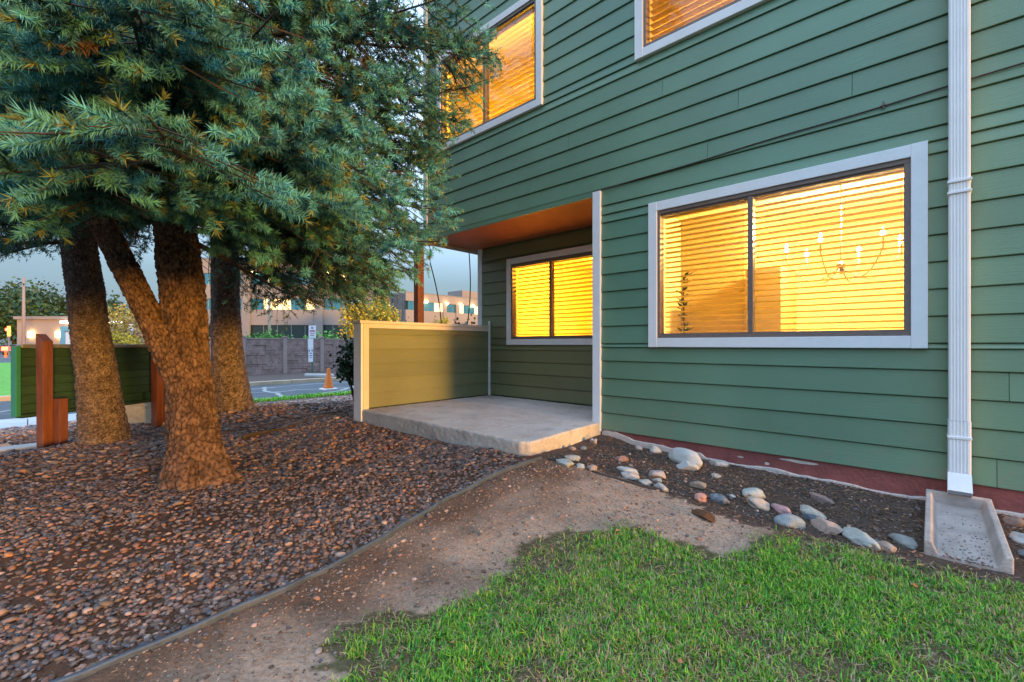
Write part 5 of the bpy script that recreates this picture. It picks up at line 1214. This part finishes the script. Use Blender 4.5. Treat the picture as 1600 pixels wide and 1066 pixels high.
tree('gold_lit_tree', yz(182, 38, -.4), 2.6, 1.7, .3, 1200, .22, [(.6, .42, .03), (.5, .40, .05)], 'low yellow tree, lamp light painted into its leaves, beneath the golden one', 'tree', seed=36, tr=.08)
DKG = [(.03, .07, .03), (.05, .12, .04), (.04, .09, .05), (.07, .13, .06)]
for i, (px_, f, h, r_, lab) in enumerate(((-18, 80, 10.5, 5.5, 'dark green tree at the left edge of the view beyond the street'), (22, 84, 12, 5.5, 'rounded dark tree behind the utility pole'), (52, 92, 14.2, 6.5, 'tallest dark tree behind the store'), (84, 95, 12.5, 5.5, 'mid green tree behind the store, next to the leaning trunk'), (112, 98, 9.5, 5, 'dark tree hidden behind the leaning trunk'), (172, 105, 12, 4, 'dark evergreen seen between the leaning trunk and the fork limb'), (225, 90, 9, 4, 'bushy dark tree behind the golden tree'))):
    tree('street_tree', yz(px_, f, -.4), h, r_, .12, 3000, .75, DKG if i % 2 else DKG[:3], lab, 'tree', 'dark trees on the skyline beyond the store', seed=50+i, tr=.35, clumps=50)
tree('street_tree', yz(96, 64, -.4), 3.2, 1.6, .1, 900, .3, GRN, 'small round green tree in front of the store', 'tree', seed=70)
for i, px_ in enumerate((60, 78)):
    tree('hedge_shrub', yz(px_, 58, -.4), 1.6, 1.0, .0, 300, .2, GRN, ('low green shrub by the store entrance', 'low green shrub right of the store entrance')[i], 'bush', seed=75+i, limbs=0)

# ---------------------------------------------------------------- office building, two wings
def office(origin, ang, L_, rows, roofz, cols_at, label, lit, seed):
    e = empty('office_building', origin, label, 'building', rz=ang); r = random.Random(seed)
    MB().box(0, L_, .35, 14, -.5, roofz-.3).build('core', M['offdk'], e)
    zs = [-.3]+[v for a_, b_ in rows for v in (a_, b_)]+[roofz]
    for k in range(0, len(zs), 2):
        if zs[k+1]-zs[k] > .25: MB().box(0, L_, 0, .5, zs[k], zs[k+1]).build('spandrel', M['offw'], e)
    MB().box(-.05, L_+.05, -.06, .35, roofz+.001, roofz+.15).build('coping', M['metal'], e)
    MB().box(L_-.4, L_, .51, 13.9, -.4, roofz).box(0, .4, .51, 13.9, -.4, roofz).box(.41, L_-.41, 13, 13.9, -.4, roofz).build('side_wall', M['offw'], e)
    for x in cols_at: MB().box(x-.45, x+.45, -.25, -.001, -.5, roofz-1.6).build('pilaster', M['offw'], e)
    for ri, (a_, b_) in enumerate(rows):
        x = .5
        while x < L_-1:
            w_ = 1.55; mm = M['offgl'] if ri > 0 else M['offdk']
            if ri > 0 and (ri, int(x)) in lit or (ri > 0 and r.random() < .12): mm = M['lit']
            f_ = MB().box(x, x+w_-.02, .12, .2, a_+.02, b_-.02).build('window', mm, e)
            MB().box(x+w_-.06, x+w_, .08, .26, a_+.001, b_-.001).build('frame', M['metal'], f_)
            x += w_
    return e
x, y = yard(-36, 50)
of = office((x, y, 0), R(42.8), 18.6, [(-.2, 3.24), (4.95, 6.2), (7.75, 9.05)], 10.6, [6.4, 14.5], 'nearer three storey tan office building with blue window bands behind the fence', {(2, 14), (2, 16), (1, 12)}, 3)
for xx in (5.6, 7.2, 13.8, 15.6, 17.5):
    MB().lathe([(.05, 0), (.16, .08), (.12, .2)], (xx, -.3, 8.95), 8).build('wall_light', M['lamp'], of)
ax_, ay_ = yard(-19.9, 84); bx_, by_ = yard(-3.5, 102); an = math.atan2(by_-ay_, bx_-ax_)
of2 = office((ax_, ay_, 0), an, 24.5, [(-.2, 5.2), (7.6, 9.3)], 10.9, [9.2, 12.6, 20], 'farther office wing with a long blue window band, seen through the patio opening', {(1, 8)}, 9)
for xx in (4.5, 9.6, 13.4, 16.8, 20.6):
    MB().lathe([(.1, 0), (.32, .15), (.2, .4)], (xx, -.4, 9.1), 8).build('wall_light', M['lamp'], of2)
MB().box(17.5, 23, 4, 9, 10.91, 13.1).build('roof_plant_room', M['offw'], of2)
# lit street lamp by the fence
def streetlamp(px_, f, h, lab, mm=None):
    e = empty('street_lamp', yz(px_, f, -.4), lab, 'street lamp'); MB().sweep([(0, 0, 0), (0, 0, h)], [.11, .07], 8).build('pole', M['curb'], e, smooth=True)
    MB().box(-.1, .55, -.1, .1, h+.02, h+.14).build('head', M['metal'], e, bevel=.02); MB().lathe([(.05, -.16), (.2, -.08), (.2, .0)], (0, 0, h), 12).build('globe', mm or M['lamp'], e); return e
streetlamp(421, 30, 6.0, 'lit street lamp with yellow glow rising behind the fence')
# ---------------------------------------------------------------- far left: store, street things
x, y = yard(-65.5, 62); st = empty('store_building', (x, y, -.35), 'low tan store with blue panels and lit canopy beyond the green board sign', 'building', rz=R(42.8))
LS = 19.5
MB().box(-3, LS, 0, 12, 0, 4.9).build('wall', M['storewall'], st); MB().box(-3.2, LS+.2, -.3, 12.2, 4.901, 5.3).build('roof', M['offw'], st)
MB().box(3.2, 6.2, -.25, -.001, .1, 3.9).build('panel', M['storeblue'], st); MB().box(11.5, 14, -.25, -.001, .1, 4.3).build('panel', M['signwhite'], st)
MB().box(6.4, 11.3, -.1, -.001, .1, 2.6).build('shopfront', M['offgl'], st); MB().box(6.4, 11.3, -.5, -.001, 2.8, 3.8).build('canopy', M['metal'], st)
MB().box(3.5, 13.5, -.6, -.35, 4.35, 4.62).build('light_strip', M['whitelamp'], st)
MB().box(7.5, 10, -.7, -.55, 3.95, 4.25).build('lit_sign', M['whitelamp'], st)
for xx in (-1.2, 2.6, 13.9): MB().box(xx, xx+.5, -.3, -.05, 2.4, 3.2).build('wall_light', M['lamp'], st)
x, y = yard(-48, 58); s2 = empty('strip_shop_building', (x, y, -.35), 'low beige shop building with warm lights behind the golden trees', 'building', rz=R(42.8))
MB().box(-1, 11, 0, 10, 0, 4.0).build('wall', M['storewall'], s2); MB().box(-1.2, 11.2, -.8, 10.2, 4.001, 4.6).build('roof', M['offw'], s2)
for xx in (1, 3.6, 6.2, 8.4): MB().box(xx, xx+1.1, -.1, -.001, .3, 2.6).build('window', M['lit'], s2)
for xx in (.5, 3.2, 5.8): MB().box(xx, xx+.25, -.35, -.11, 2.9, 3.2).build('wall_light', M['lamp'], s2)
up = empty('utility_pole', yz(37, 56, -.4), 'tall thin utility pole at the left in front of the dark trees', 'pole'); MB().sweep([(0, 0, 0), (0, 0, 9.9)], [.2, .12], 8).build('shaft', M['fencepost'], up, smooth=True); MB().box(-.8, .8, -.06, .06, 8.9, 9.05).build('crossarm', M['wood'], up)
tl = empty('traffic_signal', yz(14, 52, -.4), 'traffic signal glowing red at the far left', 'traffic light'); MB().sweep([(0, 0, 0), (0, 0, 2.4)], .08, 8).build('pole', M['metal'], tl); MB().box(-.22, .22, -.15, .15, 2.4, 3.6).build('housing', M['cardark'], tl)
MB().lathe([(.02, -.0), (.17, .03), (.17, .08)], (0, 0, 0), 12).build('red_lens', M['redlamp'], tl, loc=(0, 0, 0)); o = tl.children[-1]; o.rotation_euler = (R(90), 0, R(42.8)); o.location = (.12, -.14, 3.2)
MB().box(-.5, .5, -.2, -.1, .6, 1.1).build('lit_sign', M['redlamp'], empty('shop_sign', yz(11, 56, -.3), 'small glowing red sign below the traffic signal', 'sign', rz=R(42.8)))
for i, px_ in enumerate((83, 89, 101, 106)):
    tag(MB().lathe([(.12, 0), (.12, 1.15), (.08, 1.22)], seg=10).build('bollard', M['yellow'], smooth=False, loc=yz(px_, 50, -.35)), ('first', 'second', 'third', 'fourth')[i]+' yellow bollard from the left above the board sign', 'bollard', 'yellow bollards in front of the store')
hy = empty('fire_hydrant', yz(9, 46, -.33), 'orange fire hydrant on the far lawn at the left edge', 'hydrant')
MB().lathe([(.16, 0), (.16, .06), (.11, .08), (.11, .55), (.14, .58), (.13, .68), (.06, .76), (.04, .82)], seg=14).build('barrel', M['hydrant'], hy, smooth=True)
for sx in (-1, 1): MB().sweep([(sx*.1, 0, .45), (sx*.2, 0, .45)], .06, 8).build('nozzle', M['hydrant'], hy)
def car(px_, f, col, lab, rz):
    e = empty('parked_car', yz(px_, f, -.36), lab, 'car', rz=rz); b_ = MB(); pr = [(-2.1, .35), (-2.15, .8), (-1.3, .92), (-.75, 1.4), (.75, 1.42), (1.4, .95), (2.1, .85), (2.15, .35)]
    n = len(pr); b_.v = [(p[0], -.85, p[1]) for p in pr]+[(p[0], .85, p[1]) for p in pr]; b_.f = [tuple(range(n)), tuple(reversed(range(n, 2*n)))]+[(i, n+i, n+(i+1) % n, (i+1) % n) for i in range(n)]
    b_.build('body', col, e, bevel=.06)
    b_ = MB(); pr = [(-1.15, .93), (-.7, 1.33), (.7, 1.35), (1.2, .95)]; b_.v = [(p[0], -.856, p[1]) for p in pr]+[(p[0], .856, p[1]) for p in pr]; b_.f = [(0, 1, 2, 3), (7, 6, 5, 4), (0, 4, 5, 1), (2, 6, 7, 3), (3, 7, 4, 0), (1, 5, 6, 2)]; b_.build('glasshouse', M['offdk'], e)
    for sx in (-1.3, 1.3):
        for sy in (-.78, .78):
            w_ = MB().lathe([(.18, -.09), (.33, -.09), (.33, .09), (.18, .09)], seg=16).build('wheel', M['tyre'], e); w_.rotation_euler = (R(90), 0, 0); w_.location = (sx, sy, .33)
    for sy in (-.6, .6): MB().box(2.13, 2.17, sy-.15, sy+.15, .6, .75).build('headlight', M['whitelamp'], e)
car(50, 55, M['carwhite'], 'white car parked before the store, just right of the utility pole', R(30)); car(22, 58, M['cardark'], 'dark blue car parked left of the utility pole', R(60)); car(68, 66, M['carwhite'], 'pale car parked before the blue panels of the store', R(20))
car(526, 31, M['carwhite'], 'white car behind the fence right of the parking sign', R(42.8))
x, y = yard(-45.3, 46); cs = empty('monument_sign', (x, y, -.35), 'narrow white sign pillar just left of the leaning trunk above the board sign', 'sign', rz=R(42.8)); MB().box(-.4, .4, -.15, .15, 0, 2.7).build('pillar', M['signwhite'], cs, bevel=.02); MB().box(-.5, .5, -.2, .2, 2.701, 2.8).build('pillar_cap', M['metal'], cs)
x, y = yard((103-800)/700*100, 100); rf_ = empty('gabled_house', (x, y, -.4), 'dark roofed house peeking between skyline trees and leaning trunk', 'house', rz=R(42.8))
MB().box(-3, 3, 0, 6, 0, 8.6).build('wall', M['storewall'], rf_); b_ = MB(); b_.v = [(-3.4, -.4, 8.6), (3.4, -.4, 8.6), (3.4, 6.4, 8.6), (-3.4, 6.4, 8.6), (-1.6, 3, 11.6), (1.6, 3, 11.6)]; b_.f = [(0, 1, 5, 4), (1, 2, 5), (2, 3, 4, 5), (3, 0, 4), (3, 2, 1, 0)]; b_.build('roof', M['shingle'], rf_)
